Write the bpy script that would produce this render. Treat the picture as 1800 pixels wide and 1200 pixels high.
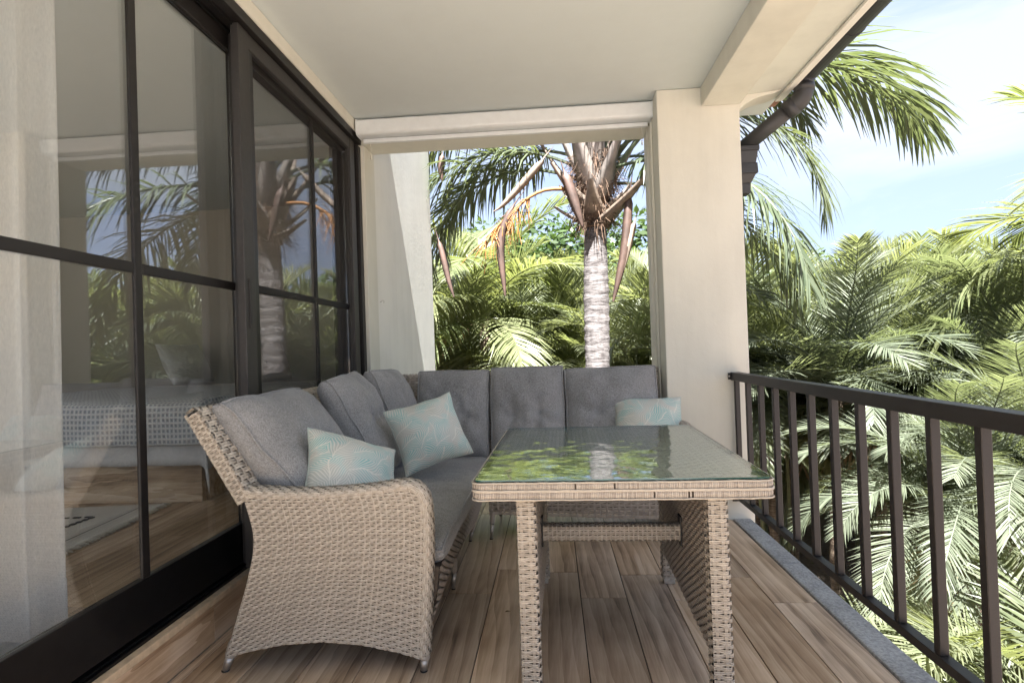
import bpy, bmesh, math, random
import numpy as np
from mathutils import Vector, Matrix, noise as mnoise

for o in list(bpy.data.objects): bpy.data.objects.remove(o)
sc = bpy.context.scene
col = sc.collection
R = math.radians

# ------------------------------------------------------------------ camera
CAMH = 1.08
def cam_axes(yaw, pitch, roll):
    B = np.array([[1,0,0],[0,0,-1],[0,1,0]], float)
    cy, sy = math.cos(yaw), math.sin(yaw); Ry = np.array([[cy,0,-sy],[0,1,0],[sy,0,cy]])
    cp, sp = math.cos(pitch), math.sin(pitch); Rp = np.array([[1,0,0],[0,cp,-sp],[0,sp,cp]])
    cr, sr = math.cos(roll), math.sin(roll); Rr = np.array([[cr,-sr,0],[sr,cr,0],[0,0,1]])
    return Rr @ Rp @ Ry @ B
CM = cam_axes(R(-3.98), R(-0.60), R(-1.96))
cam = bpy.data.cameras.new('camera'); cam_o = bpy.data.objects.new('camera', cam); col.objects.link(cam_o)
m4 = Matrix.Identity(4)
for i in range(3):
    m4[i][0] = CM[0][i]; m4[i][1] = -CM[1][i]; m4[i][2] = -CM[2][i]
m4.translation = (0, 0, CAMH)
cam_o.matrix_world = m4
cam.sensor_width = 36; cam.lens = 20.0; cam.clip_start = .05; cam.clip_end = 600
sc.camera = cam_o
def at(x, y, Y):                       # pixel of the 1800x1200 photograph at distance Y along the balcony
    d = CM.T @ np.array([(x-900)/1000., (y-600)/1000., 1.])
    return Vector(d * (Y/d[1])) + Vector((0, 0, CAMH))

# ------------------------------------------------------------------ light
SUN = Vector((.032, -.48, .87)).normalized()
elev = math.asin(SUN.z); rot = math.atan2(SUN.x, SUN.y)
w = bpy.data.worlds.new('World'); sc.world = w; w.use_nodes = True
nt = w.node_tree; nt.nodes.clear()
def N(nt, t, **k):
    n = nt.nodes.new(t)
    for a, b in k.items(): setattr(n, a, b)
    return n
sky = N(nt, 'ShaderNodeTexSky', sky_type='NISHITA', sun_disc=False, sun_elevation=elev, sun_rotation=rot, air_density=1.0, dust_density=1.6, ozone_density=1.0)
tc = N(nt, 'ShaderNodeTexCoord')
mp = N(nt, 'ShaderNodeMapping'); mp.inputs['Scale'].default_value = (1.2, 2.2, 4.0); mp.inputs['Rotation'].default_value = (0, .35, .5)
nz = N(nt, 'ShaderNodeTexNoise'); nz.inputs['Scale'].default_value = 1.5; nz.inputs['Detail'].default_value = 8; nz.inputs['Roughness'].default_value = .58; nz.inputs['Distortion'].default_value = .7
cr = N(nt, 'ShaderNodeValToRGB'); cr.color_ramp.elements[0].position = .40; cr.color_ramp.elements[1].position = .62
cr.color_ramp.elements[0].color = (0,0,0,1); cr.color_ramp.elements[1].color = (1,1,1,1)
cc2 = N(nt, 'ShaderNodeMixRGB'); cc2.inputs[1].default_value = (.80, .97, 1.42, 1); cc2.inputs[2].default_value = (1.20, 1.25, 1.38, 1)
mx = N(nt, 'ShaderNodeMixRGB'); mx.inputs[0].default_value = .9
bg = N(nt, 'ShaderNodeBackground'); bg.inputs[1].default_value = .085
wo = N(nt, 'ShaderNodeOutputWorld')
L = nt.links.new
L(tc.outputs['Generated'], mp.inputs[0]); L(mp.outputs[0], nz.inputs[0]); L(nz.outputs[0], cr.inputs[0]); L(cr.outputs[0], cc2.inputs[0]); L(cc2.outputs[0], mx.inputs[2])
L(sky.outputs[0], mx.inputs[1]); L(mx.outputs[0], bg.inputs[0]); L(bg.outputs[0], wo.inputs[0])
sl = bpy.data.lights.new('sun', 'SUN'); sl.energy = 4.6; sl.angle = R(.6); sl.color = (1, .985, .95)
so = bpy.data.objects.new('sun', sl); col.objects.link(so)
so.rotation_euler = (-SUN).to_track_quat('-Z', 'Y').to_euler(); so.location = (0, -6, 12)
vs = sc.view_settings; vs.view_transform = 'Standard'; vs.look = 'None'; vs.gamma = 1; vs.exposure = 3.22
sc.render.engine = 'CYCLES'
cy = sc.cycles; cy.use_denoising = True; cy.max_bounces = 10; cy.diffuse_bounces = 5; cy.glossy_bounces = 4; cy.transmission_bounces = 6
cy.transparent_max_bounces = 24; cy.caustics_reflective = False; cy.caustics_refractive = False; cy.sample_clamp_indirect = 6

# ------------------------------------------------------------------ helpers
def tag(o, label=None, cat=None, group=None, kind=None):
    for k, v in (('label', label), ('category', cat), ('group', group), ('kind', kind)):
        if v: o[k] = v
    return o
def thing(name, label, cat, loc=(0,0,0), rz=0, group=None):
    o = bpy.data.objects.new(name, None); col.objects.link(o); o.location = loc; o.rotation_euler = (0,0,rz); o.empty_display_size = .1
    return tag(o, label, cat, group)
def link(name, me, parent=None, loc=(0,0,0), rot=(0,0,0), scale=None):
    o = bpy.data.objects.new(name, me); col.objects.link(o); o.parent = parent; o.location = loc; o.rotation_euler = rot
    if scale: o.scale = scale
    return o
class MB:
    def __init__(s): s.v = []; s.f = []; s.uv = []
    def add(s, vs, fs, uv=None):
        n = len(s.v); s.v += [tuple(p) for p in vs]; s.f += [tuple(i+n for i in f) for f in fs]
        s.uv += list(uv) if uv is not None else [(0,0)]*len(vs)
    def box(s, lo, hi):
        (a,b,c),(d,e,f) = lo, hi
        s.add([(a,b,c),(d,b,c),(d,e,c),(a,e,c),(a,b,f),(d,b,f),(d,e,f),(a,e,f)], [(0,3,2,1),(4,5,6,7),(0,1,5,4),(1,2,6,5),(2,3,7,6),(3,0,4,7)])
    def prism(s, pts, axis, a, b):          # closed outline (2d) pushed along an axis from a to b
        def P(p, t): return {'x':(t,p[0],p[1]), 'y':(p[0],t,p[1]), 'z':(p[0],p[1],t)}[axis]
        n = len(pts)
        s.add([P(p,a) for p in pts]+[P(p,b) for p in pts], [tuple(range(n))[::-1], tuple(range(n,2*n))]+[(i,(i+1)%n,(i+1)%n+n,i+n) for i in range(n)])
    def tube(s, pts, r, k=8, cap=True):
        pts = [Vector(p) for p in pts]; n = len(pts); rr = r if isinstance(r,(list,tuple)) else [r]*n
        vs = []; up = None
        for i,p in enumerate(pts):
            t = (pts[min(i+1,n-1)]-pts[max(i-1,0)]).normalized()
            if up is None:
                up = Vector((0,0,1)) if abs(t.z) < .9 else Vector((1,0,0))
            a = t.cross(up).normalized(); up = a.cross(t).normalized(); b = up
            vs += [p + a*math.cos(2*math.pi*j/k)*rr[i] + b*math.sin(2*math.pi*j/k)*rr[i] for j in range(k)]
        fs = [(i*k+j, i*k+(j+1)%k, (i+1)*k+(j+1)%k, (i+1)*k+j) for i in range(n-1) for j in range(k)]
        if cap: fs += [tuple(range(k))[::-1], tuple(range((n-1)*k, n*k))]
        s.add(vs, fs)
    def mesh(s, name, mat, smooth=False, bevel=0, seg=2):
        me = bpy.data.meshes.new(name); me.from_pydata(s.v, [], s.f)
        if any(u != (0,0) for u in s.uv):
            ul = me.uv_layers.new(name='UVMap'); li = np.empty(len(me.loops), int); me.loops.foreach_get('vertex_index', li)
            ul.data.foreach_set('uv', np.array(s.uv, float)[li].ravel())
        bm = bmesh.new(); bm.from_mesh(me)
        bmesh.ops.recalc_face_normals(bm, faces=bm.faces) if not any(u != (0,0) for u in s.uv) else None
        if bevel:
            ed = [e for e in bm.edges if len(e.link_faces)==2 and e.calc_face_angle(0) > .5]
            bmesh.ops.bevel(bm, geom=ed, offset=bevel, segments=seg, profile=.6, affect='EDGES', clamp_overlap=True)
        bm.to_mesh(me); bm.free()
        if smooth: me.shade_smooth()
        me.materials.append(mat); return me
    def obj(s, name, mat, parent=None, smooth=False, bevel=0, seg=2):
        return link(name, s.mesh(name, mat, smooth, bevel, seg), parent)
def box(name, lo, hi, mat, parent=None, bevel=.003, seg=2):
    m = MB(); m.box(lo, hi); return m.obj(name, mat, parent, False, bevel, seg)

# ------------------------------------------------------------------ materials
def mat(name):
    m = bpy.data.materials.new(name); m.use_nodes = True; t = m.node_tree
    b = t.nodes['Principled BSDF']; return m, t, b
def ramp(t, src, stops):
    r = N(t, 'ShaderNodeValToRGB'); e = r.color_ramp.elements
    while len(e) < len(stops): e.new(.5)
    for i,(p,c) in enumerate(stops): e[i].position = p; e[i].color = (*c, 1)
    t.links.new(src, r.inputs[0]); return r.outputs[0]
def noise(t, vec, scale, detail=4, rough=.5, dist=0):
    n = N(t, 'ShaderNodeTexNoise'); n.inputs['Scale'].default_value = scale; n.inputs['Detail'].default_value = detail
    n.inputs['Roughness'].default_value = rough; n.inputs['Distortion'].default_value = dist
    if vec is not None: t.links.new(vec, n.inputs[0])
    return n.outputs[0]
def mapping(t, vec, scale=(1,1,1), rot=(0,0,0)):
    m = N(t, 'ShaderNodeMapping'); m.inputs['Scale'].default_value = scale; m.inputs['Rotation'].default_value = rot; t.links.new(vec, m.inputs[0]); return m.outputs[0]
def bump(t, b, h, strength=.2, dist=.01):
    n = N(t, 'ShaderNodeBump'); n.inputs['Strength'].default_value = strength; n.inputs['Distance'].default_value = dist
    t.links.new(h, n.inputs['Height']); t.links.new(n.outputs[0], b.inputs['Normal']); return n
def math_(t, op, a, b=None, c=None):
    n = N(t, 'ShaderNodeMath', operation=op)
    for i,x in enumerate((a,b,c)):
        if x is None: continue
        if isinstance(x,(int,float)): n.inputs[i].default_value = x
        else: t.links.new(x, n.inputs[i])
    return n.outputs[0]
def mixc(t, f, a, b, mode='MIX'):
    n = N(t, 'ShaderNodeMixRGB', blend_type=mode)
    for i,x in enumerate((f,a,b)):
        if isinstance(x,(int,float)): n.inputs[i].default_value = x
        elif isinstance(x,tuple): n.inputs[i].default_value = (*x,1)
        else: t.links.new(x, n.inputs[i])
    return n.outputs[0]
def coord(t, out='Object'): return N(t, 'ShaderNodeTexCoord').outputs[out]

def plaster(name, c, var=.085, bs=.3):
    m,t,b = mat(name); o = coord(t)
    n1 = noise(t, o, 1.7, 5, .6); n2 = noise(t, o, 160, 3, .6)
    st = noise(t, mapping(t, o, (5,5,.5)), 1.5, 5, .65)
    f = math_(t, 'ADD', math_(t,'MULTIPLY',n1,.6), math_(t,'MULTIPLY',st,.4))
    t.links.new(ramp(t, f, [(.3, tuple(x*(1-var*1.6) for x in c)), (.55, c), (.75, tuple(min(1,x*(1+var*.5)) for x in c))]), b.inputs['Base Color'])
    b.inputs['Roughness'].default_value = .85; b.inputs['Specular IOR Level'].default_value = .25
    n2 = math_(t,'ADD',n2,math_(t,'MULTIPLY',noise(t,o,22,4,.55,.6),1.6))
    bump(t, b, n2, bs, .0025); return m
def simple(name, c, rough=.5, metal=0, nscale=60, var=.12, bs=.08, spec=.5):
    m,t,b = mat(name); o = coord(t); n = noise(t, o, nscale, 4, .6)
    t.links.new(ramp(t, n, [(.3, tuple(x*(1-var) for x in c)), (.7, tuple(min(1,x*(1+var)) for x in c))]), b.inputs['Base Color'])
    b.inputs['Roughness'].default_value = rough; b.inputs['Metallic'].default_value = metal; b.inputs['Specular IOR Level'].default_value = spec
    if bs: bump(t, b, n, bs, .002)
    return m
M_cream = plaster('cream_plaster', (.62,.62,.555))
M_white = plaster('white_plaster', (.72,.72,.68))
M_ceil = plaster('ceiling_paint', (.555,.605,.605), .03, .12)
M_soffit = plaster('soffit_paint', (.62,.64,.59), .10, .35)
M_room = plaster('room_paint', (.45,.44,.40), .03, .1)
M_door = simple('bronze_aluminium', (.013,.0115,.011), .48, .2, 25, .15, .03)
M_black = simple('black_aluminium', (.008,.0075,.008), .32, .2, 30, .3, .04)
M_screenframe = simple('grey_bronze_aluminium', (.034,.032,.031), .48, .25, 40, .12, .04)
M_rail = simple('dark_brown_steel', (.019,.0165,.016), .48, .1, 220, .18, .18)
M_gutter = simple('grey_pvc', (.030,.031,.034), .5, 0, 18, .12, .05)
M_whitealu = simple('white_aluminium', (.66,.70,.72), .35, .0, 20, .04, .02)
M_metal = simple('brushed_foot', (.45,.42,.38), .35, .7, 50, .15, .05)
M_dark = simple('dark_gap', (.03,.025,.02), .8, 0, 50, .2, 0)
M_cord = simple('white_cord', (.7,.68,.62), .8, 0, 100, .05, 0)
M_rubber = simple('dark_plastic', (.02,.02,.02), .6, 0, 40, .1, 0)

def stone():
    m,t,b = mat('grey_kerb_stone'); o = coord(t)
    n = noise(t, o, 90, 6, .7); n2 = noise(t, o, 6, 4, .6)
    f = math_(t,'ADD',math_(t,'MULTIPLY',n,.65),math_(t,'MULTIPLY',n2,.35))
    t.links.new(ramp(t, f, [(.32,(.16,.16,.155)),(.5,(.34,.34,.33)),(.68,(.55,.55,.53))]), b.inputs['Base Color'])
    b.inputs['Roughness'].default_value = .9; bump(t, b, n, .8, .006); return m
M_stone = stone()

def woodtile(name, tint=(1,1,1), axis='y', gloss=.38, dark=1.0):
    m,t,b = mat(name); o = coord(t)
    oi = N(t,'ShaderNodeObjectInfo')
    off = N(t,'ShaderNodeVectorMath',operation='MULTIPLY_ADD'); 
    cmb = N(t,'ShaderNodeCombineXYZ')
    for i in range(3): t.links.new(math_(t,'MULTIPLY',oi.outputs['Random'],(17.3,41.7,29.1)[i]), cmb.inputs[i])
    va = N(t,'ShaderNodeVectorMath',operation='ADD'); t.links.new(o, va.inputs[0]); t.links.new(cmb.outputs[0], va.inputs[1]); v = va.outputs[0]
    s = (1,.10,1) if axis=='y' else (.10,1,1)
    ms = mapping(t, v, s)
    big = noise(t, ms, 7, 6, .6, 1.6)
    sf = (1,.022,1) if axis=='y' else (.022,1,1)
    fine = noise(t, mapping(t, v, sf), 170, 5, .7)
    blotch = noise(t, v, 3.2, 3, .5)
    # cathedral grain rings
    wv = N(t,'ShaderNodeTexWave', wave_type='RINGS', rings_direction='Z', wave_profile='SAW'); wv.inputs['Scale'].default_value = 7; wv.inputs['Distortion'].default_value = 6; wv.inputs['Detail'].default_value = 3; wv.inputs['Detail Scale'].default_value = 1.2
    t.links.new(mapping(t, v, (1.0,.13,1) if axis=='y' else (.13,1,1)), wv.inputs[0])
    f = math_(t,'ADD',math_(t,'ADD',math_(t,'MULTIPLY',big,.50),math_(t,'MULTIPLY',fine,.20)),math_(t,'ADD',math_(t,'MULTIPLY',blotch,.24),math_(t,'MULTIPLY',wv.outputs[1],.10)))
    c = [(.37,(.15,.100,.066)),(.45,(.36,.258,.178)),(.535,(.51,.39,.283)),(.64,(.66,.54,.42))]
    cc = ramp(t, f, [(p,tuple(x*y*dark for x,y in zip(k,tint))) for p,k in c])
    hv = N(t,'ShaderNodeHueSaturation'); t.links.new(cc, hv.inputs['Color'])
    rv = math_(t,'MULTIPLY_ADD',oi.outputs['Random'],.42,.80); t.links.new(rv, hv.inputs['Value'])
    rs = math_(t,'FRACT',math_(t,'MULTIPLY',oi.outputs['Random'],7.13)); t.links.new(math_(t,'MULTIPLY_ADD',rs,.3,.95), hv.inputs['Saturation'])
    t.links.new(hv.outputs[0], b.inputs['Base Color'])
    rr = math_(t,'MULTIPLY_ADD',fine,.18,gloss-.08); t.links.new(rr, b.inputs['Roughness'])
    b.inputs['Specular IOR Level'].default_value = .45
    bump(t, b, fine, .25, .0018); return m
M_tile = woodtile('wood_look_tile')
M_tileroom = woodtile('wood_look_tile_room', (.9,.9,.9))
M_bedwood = woodtile('bed_wood', (1.0,1.05,1.08), 'x', .5)
M_grout = simple('grout', (.035,.027,.022), .9, 0, 90, .2, 0)
M_tan = simple('tan_edge_trim', (.60,.46,.31), .6, 0, 25, .2, .1)

def wicker(name, c0, c1):
    m,t,b = mat(name); g = N(t,'ShaderNodeNewGeometry'); o = coord(t)
    n = noise(t, mapping(t,o,(40,40,40)), 3, 3, .6); fine = noise(t, o, 420, 3, .6)
    f = math_(t,'ADD',math_(t,'MULTIPLY',g.outputs['Random Per Island'],.30),math_(t,'ADD',math_(t,'MULTIPLY',n,.45),math_(t,'MULTIPLY',fine,.25)))
    t.links.new(ramp(t,f,[(.2,c0),(.78,c1)]), b.inputs['Base Color']); b.inputs['Roughness'].default_value = .48; b.inputs['Specular IOR Level'].default_value = .4
    bump(t,b,fine,.3,.001); return m
M_wick = wicker('wicker_tan', (.28,.243,.195), (.58,.53,.455))
M_wickg = wicker('wicker_grey', (.25,.22,.19), (.52,.47,.41))
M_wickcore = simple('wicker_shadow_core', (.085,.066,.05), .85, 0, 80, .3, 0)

def fabric(name, c0, c1, scale=520):
    m,t,b = mat(name); u = coord(t,'Object')
    n = noise(t, u, scale, 2, .7); n2 = noise(t, mapping(t,u,(1,6,1)), scale*.4, 2, .6); n3 = noise(t,u,5,3,.5)
    f = math_(t,'ADD',math_(t,'MULTIPLY',n,.5),math_(t,'ADD',math_(t,'MULTIPLY',n2,.35),math_(t,'MULTIPLY',n3,.15)))
    t.links.new(ramp(t,f,[(.36,c0),(.64,c1)]), b.inputs['Base Color']); b.inputs['Roughness'].default_value = .95; b.inputs['Specular IOR Level'].default_value = .15
    b.inputs['Sheen Weight'].default_value = .25
    bump(t,b,f,.35,.0016); return m
M_grey = fabric('grey_heather_fabric', (.112,.115,.118), (.365,.370,.375), 300)
M_sheet = fabric('white_cotton', (.60,.61,.62), (.72,.73,.74), 60)
M_rug = fabric('cream_rug', (.50,.47,.42), (.66,.63,.57), 260)
M_rugblack = fabric('black_rug_yarn', (.012,.012,.012), (.03,.03,.03), 260)

def waffle():
    m,t,b = mat('waffle_blanket'); u = coord(t,'UV')
    s = N(t,'ShaderNodeSeparateXYZ'); t.links.new(u, s.inputs[0])
    a = math_(t,'SINE',math_(t,'MULTIPLY',s.outputs[0],2*math.pi*70)); c = math_(t,'SINE',math_(t,'MULTIPLY',s.outputs[1],2*math.pi*60))
    h = math_(t,'MAXIMUM',a,c)
    f = math_(t,'MULTIPLY_ADD',h,.5,.5)
    t.links.new(ramp(t,f,[(.2,(.34,.38,.43)),(.95,(.68,.71,.74))]), b.inputs['Base Color']); b.inputs['Roughness'].default_value = .95
    bump(t,b,f,1.0,.008); return m
M_waffle = waffle()

def leafprint():
    m,t,b = mat('teal_frond_print'); u = coord(t,'UV')
    d = N(t,'ShaderNodeTexNoise'); d.inputs['Scale'].default_value = 3.5; d.inputs['Detail'].default_value = 1; t.links.new(u,d.inputs[0])
    ds = N(t,'ShaderNodeVectorMath',operation='MULTIPLY_ADD'); t.links.new(d.outputs[1],ds.inputs[0]); ds.inputs[1].default_value = (.16,.16,0); t.links.new(u,ds.inputs[2])
    vo = N(t,'ShaderNodeTexVoronoi', voronoi_dimensions='2D', feature='F1'); vo.inputs['Scale'].default_value = 4.2; t.links.new(ds.outputs[0], vo.inputs['Vector'])
    sb = N(t,'ShaderNodeVectorMath',operation='SUBTRACT'); t.links.new(ds.outputs[0], sb.inputs[0]); t.links.new(vo.outputs['Position'], sb.inputs[1])
    sc_ = N(t,'ShaderNodeSeparateColor'); t.links.new(vo.outputs['Color'], sc_.inputs[0])
    vr = N(t,'ShaderNodeVectorRotate', rotation_type='Z_AXIS'); t.links.new(sb.outputs[0], vr.inputs['Vector']); t.links.new(math_(t,'MULTIPLY_ADD',sc_.outputs[0],2.6,-.4), vr.inputs['Angle'])
    s = N(t,'ShaderNodeSeparateXYZ'); t.links.new(vr.outputs[0], s.inputs[0])
    ax = math_(t,'ABSOLUTE', s.outputs[0])
    ph = math_(t,'MULTIPLY', math_(t,'SUBTRACT', s.outputs[1], math_(t,'POWER', math_(t,'MULTIPLY',ax,.95), .82)), 2*math.pi*27)
    st = math_(t,'SINE', ph)
    line = math_(t,'SMOOTH_MIN', 1, 1, 0) if False else ramp(t, math_(t,'MULTIPLY_ADD',st,.5,.5), [(.60,(0,0,0)),(.80,(1,1,1))])
    rib = ramp(t, ax, [(.004,(1,1,1)),(.008,(0,0,0))])
    tealn = noise(t, u, 4.5, 2, .5, .5)
    basec = ramp(t, tealn, [(.42,(.50,.52,.48)),(.54,(.40,.54,.52)),(.68,(.28,.50,.49))])
    c = mixc(t, line, basec, (.66,.66,.61)); c = mixc(t, rib, c, (.68,.68,.62))
    fine = noise(t, u, 300, 2, .6)
    t.links.new(mixc(t,.15,c,fine,'MULTIPLY'), b.inputs['Base Color']); b.inputs['Roughness'].default_value = .9; b.inputs['Specular IOR Level'].default_value = .2
    bump(t,b,fine,.2,.001); return m
M_print = leafprint()

def glass(name, f0, tint, wav=0., rough=0.0, scale=8.):
    m = bpy.data.materials.new(name); m.use_nodes = True; t = m.node_tree; t.nodes.clear()
    g = N(t,'ShaderNodeNewGeometry'); dt = N(t,'ShaderNodeVectorMath',operation='DOT_PRODUCT')
    t.links.new(g.outputs['Incoming'],dt.inputs[0]); t.links.new(g.outputs['Normal'],dt.inputs[1])
    c = math_(t,'ABSOLUTE',dt.outputs['Value']); p = math_(t,'POWER',math_(t,'SUBTRACT',1,c),5)
    fr = math_(t,'MULTIPLY_ADD',p,1-f0,f0)
    gl = N(t,'ShaderNodeBsdfGlossy'); gl.inputs['Roughness'].default_value = rough; gl.inputs['Color'].default_value = (.97,.98,1,1)
    tr = N(t,'ShaderNodeBsdfTransparent'); tr.inputs['Color'].default_value = (*tint,1)
    mx = N(t,'ShaderNodeMixShader'); t.links.new(fr,mx.inputs[0]); t.links.new(tr.outputs[0],mx.inputs[1]); t.links.new(gl.outputs[0],mx.inputs[2])
    if wav:
        n = noise(t, coord(t), scale, 1.5, .5); bp = N(t,'ShaderNodeBump'); bp.inputs['Strength'].default_value = 1; bp.inputs['Distance'].default_value = wav
        t.links.new(n,bp.inputs['Height']); t.links.new(bp.outputs[0],gl.inputs['Normal'])
    t.links.new(mx.outputs[0], N(t,'ShaderNodeOutputMaterial').inputs[0]); return m
M_glass = glass('door_glass', .15, (.93,.94,.93), .0006, 0., 2.5)
M_tglass = glass('table_glass', .09, (.86,.93,.90), .0032, 0., 14.)
M_gedge = simple('glass_edge_green', (.02,.09,.07), .1, 0, 30, .2, 0)

def screenmesh():
    m = bpy.data.materials.new('insect_screen'); m.use_nodes = True; t = m.node_tree; t.nodes.clear()
    o = coord(t); s = N(t,'ShaderNodeSeparateXYZ'); t.links.new(o,s.inputs[0])
    d = N(t,'ShaderNodeBsdfDiffuse'); d.inputs['Color'].default_value = (.045,.043,.042,1)
    tr = N(t,'ShaderNodeBsdfTransparent')
    n = noise(t,mapping(t,o,(1,1,6)),2.0,2,.5)
    mx = N(t,'ShaderNodeMixShader'); t.links.new(math_(t,'MULTIPLY_ADD',n,.10,.14),mx.inputs[0]); t.links.new(tr.outputs[0],mx.inputs[1]); t.links.new(d.outputs[0],mx.inputs[2])
    t.links.new(mx.outputs[0], N(t,'ShaderNodeOutputMaterial').inputs[0]); return m
M_mesh = screenmesh()
def sheer():
    m = bpy.data.materials.new('sheer_curtain'); m.use_nodes = True; t = m.node_tree; t.nodes.clear()
    o = coord(t); n = noise(t,mapping(t,o,(1,1,.25)),240,3,.7)
    cc = ramp(t,n,[(.3,(.80,.83,.86)),(.7,(.90,.91,.92))])
    d = N(t,'ShaderNodeBsdfDiffuse'); tl = N(t,'ShaderNodeBsdfTranslucent'); t.links.new(cc,d.inputs[0]); t.links.new(cc,tl.inputs[0])
    a = N(t,'ShaderNodeMixShader'); a.inputs[0].default_value = .3; t.links.new(d.outputs[0],a.inputs[1]); t.links.new(tl.outputs[0],a.inputs[2])
    tr = N(t,'ShaderNodeBsdfTransparent'); mx = N(t,'ShaderNodeMixShader'); t.links.new(math_(t,'MULTIPLY_ADD',n,-.25,.34),mx.inputs[0])
    t.links.new(a.outputs[0],mx.inputs[1]); t.links.new(tr.outputs[0],mx.inputs[2]); t.links.new(mx.outputs[0], N(t,'ShaderNodeOutputMaterial').inputs[0]); return m
M_sheer = sheer()

def leaf(name, lo, hi, trans=.35, rough=.42):
    m = bpy.data.materials.new(name); m.use_nodes = True; t = m.node_tree; b = t.nodes['Principled BSDF']; out = t.nodes['Material Output']
    g = N(t,'ShaderNodeNewGeometry'); oi = N(t,'ShaderNodeObjectInfo')
    n = noise(t, g.outputs['Position'], 1.1, 3, .6)
    f = math_(t,'ADD',math_(t,'MULTIPLY',g.outputs['Random Per Island'],.35),math_(t,'ADD',math_(t,'MULTIPLY',oi.outputs['Random'],.35),math_(t,'MULTIPLY',n,.3)))
    c = ramp(t,f,[(.2,lo),(.8,hi)])
    t.links.new(c,b.inputs['Base Color']); b.inputs['Roughness'].default_value = rough; b.inputs['Specular IOR Level'].default_value = .5
    tl = N(t,'ShaderNodeBsdfTranslucent'); t.links.new(mixc(t,1,c,(1.3,1.3,.72),'MULTIPLY'),tl.inputs[0])
    mx = N(t,'ShaderNodeMixShader'); mx.inputs[0].default_value = trans; t.links.new(b.outputs[0],mx.inputs[1]); t.links.new(tl.outputs[0],mx.inputs[2])
    t.links.new(mx.outputs[0],out.inputs[0]); return m
M_queen = leaf('queen_palm_leaf', (.06,.082,.048), (.14,.16,.10), .42)
M_areca = leaf('areca_leaf', (.095,.115,.06), (.215,.23,.145), .55)
M_date = leaf('date_palm_leaf', (.09,.11,.072), (.18,.20,.145), .45, .5)
M_coco = leaf('coconut_leaf', (.09,.115,.05), (.20,.215,.11), .45)
M_deadleaf = leaf('dry_leaf', (.16,.10,.05), (.36,.27,.16), .2, .7)
M_broad = leaf('broad_leaf', (.03,.06,.02), (.09,.13,.045))
M_cover = leaf('ground_cover_leaf', (.04,.075,.025), (.13,.17,.075))
M_stemg = simple('green_yellow_cane', (.17,.18,.09), .6, 0, 9, .35, .1)
M_petiole = simple('grey_leaf_base', (.25,.215,.19), .8, 0, 7, .4, .4)
M_brownfib = simple('brown_fibre', (.12,.075,.05), .95, 0, 30, .5, .5)
M_spathe = simple('brown_spathe', (.075,.045,.035), .6, 0, 8, .5, .3)
M_spathel = simple('pale_spathe', (.21,.16,.125), .7, 0, 10, .4, .3)
M_orange = simple('orange_flower_stalk', (.27,.115,.03), .7, 0, 30, .35, 0)
def bark(name, c0, c1, rings):
    m,t,b = mat(name); o = coord(t)
    n = noise(t, mapping(t,o,(1,1,5.0)), rings, 5, .7, .4); n2 = noise(t,mapping(t,o,(1,1,.25)),18,4,.6)
    f = math_(t,'ADD',math_(t,'MULTIPLY',n,.75),math_(t,'MULTIPLY',n2,.25))
    t.links.new(ramp(t,f,[(.38,c0),(.5,tuple((x+y)/2 for x,y in zip(c0,c1))),(.62,c1)]), b.inputs['Base Color']); b.inputs['Roughness'].default_value = .9
    bump(t,b,f,.9,.02); return m
M_bark = bark('queen_palm_bark', (.035,.028,.027), (.20,.182,.18), 7)
M_barkb = bark('brown_palm_bark', (.06,.04,.028), (.26,.20,.15), 9)
def soil():
    m,t,b = mat('soil'); o = coord(t)
    n = noise(t,o,2.2,6,.65); n2 = noise(t,o,28,5,.7); n3 = noise(t,o,.35,3,.5)
    f = math_(t,'ADD',math_(t,'MULTIPLY',n,.4),math_(t,'ADD',math_(t,'MULTIPLY',n2,.4),math_(t,'MULTIPLY',n3,.2)))
    t.links.new(ramp(t,f,[(.36,(.085,.060,.046)),(.5,(.20,.15,.12)),(.66,(.34,.275,.225))]), b.inputs['Base Color']); b.inputs['Roughness'].default_value = .95
    bump(t,b,f,.8,.05); return m
M_soil = soil()
M_roof = simple('roof_tile_clay', (.25,.13,.09), .8, 0, 5, .3, .2)

# ================================================================== setting: ground
def gz(x, y):
    h = -2.75 + .10*max(0,min(x,16)-2.2) + .055*max(0,min(y,30)-3.5)
    h += .22*mnoise.noise(Vector((x*.28,y*.28,1.3))) + .07*mnoise.noise(Vector((x*1.1,y*1.1,5)))
    return h
def ground():
    xs = list(np.arange(-8,26,.6)); xs = [-300,-120,-50,-20]+xs+[32,45,70,120,300]
    ys = list(np.arange(-6,30,.6)); ys = [-300,-100,-30,-12]+ys+[36,50,80,140,300]
    m = MB(); nx = len(xs)
    m.add([(x,y,gz(x,y)) for y in ys for x in xs], [(j*nx+i,j*nx+i+1,(j+1)*nx+i+1,(j+1)*nx+i) for j in range(len(ys)-1) for i in range(nx-1)])
    return tag(m.obj('ground', M_soil, None, True), kind='structure')
ground()

# ================================================================== the house shell
CZ = 2.622            # ceiling
XL = -1.245           # wall face above the doors
YB = 3.80             # inner face of the end wall with the opening
YO = 4.02             # its outer face
house = thing('villa', 'cream plastered villa with column, beams and ceiling around the covered balcony', 'building', (0,0,0))
box('ceiling', (XL-.3,-.5,CZ), (1.5,YO-.004,CZ+.06), M_ceil, house, 0)
box('lintel_wall', (XL-.22,-.5,2.545), (XL,YB+.1,CZ-.003), M_cream, house, .004)
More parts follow.
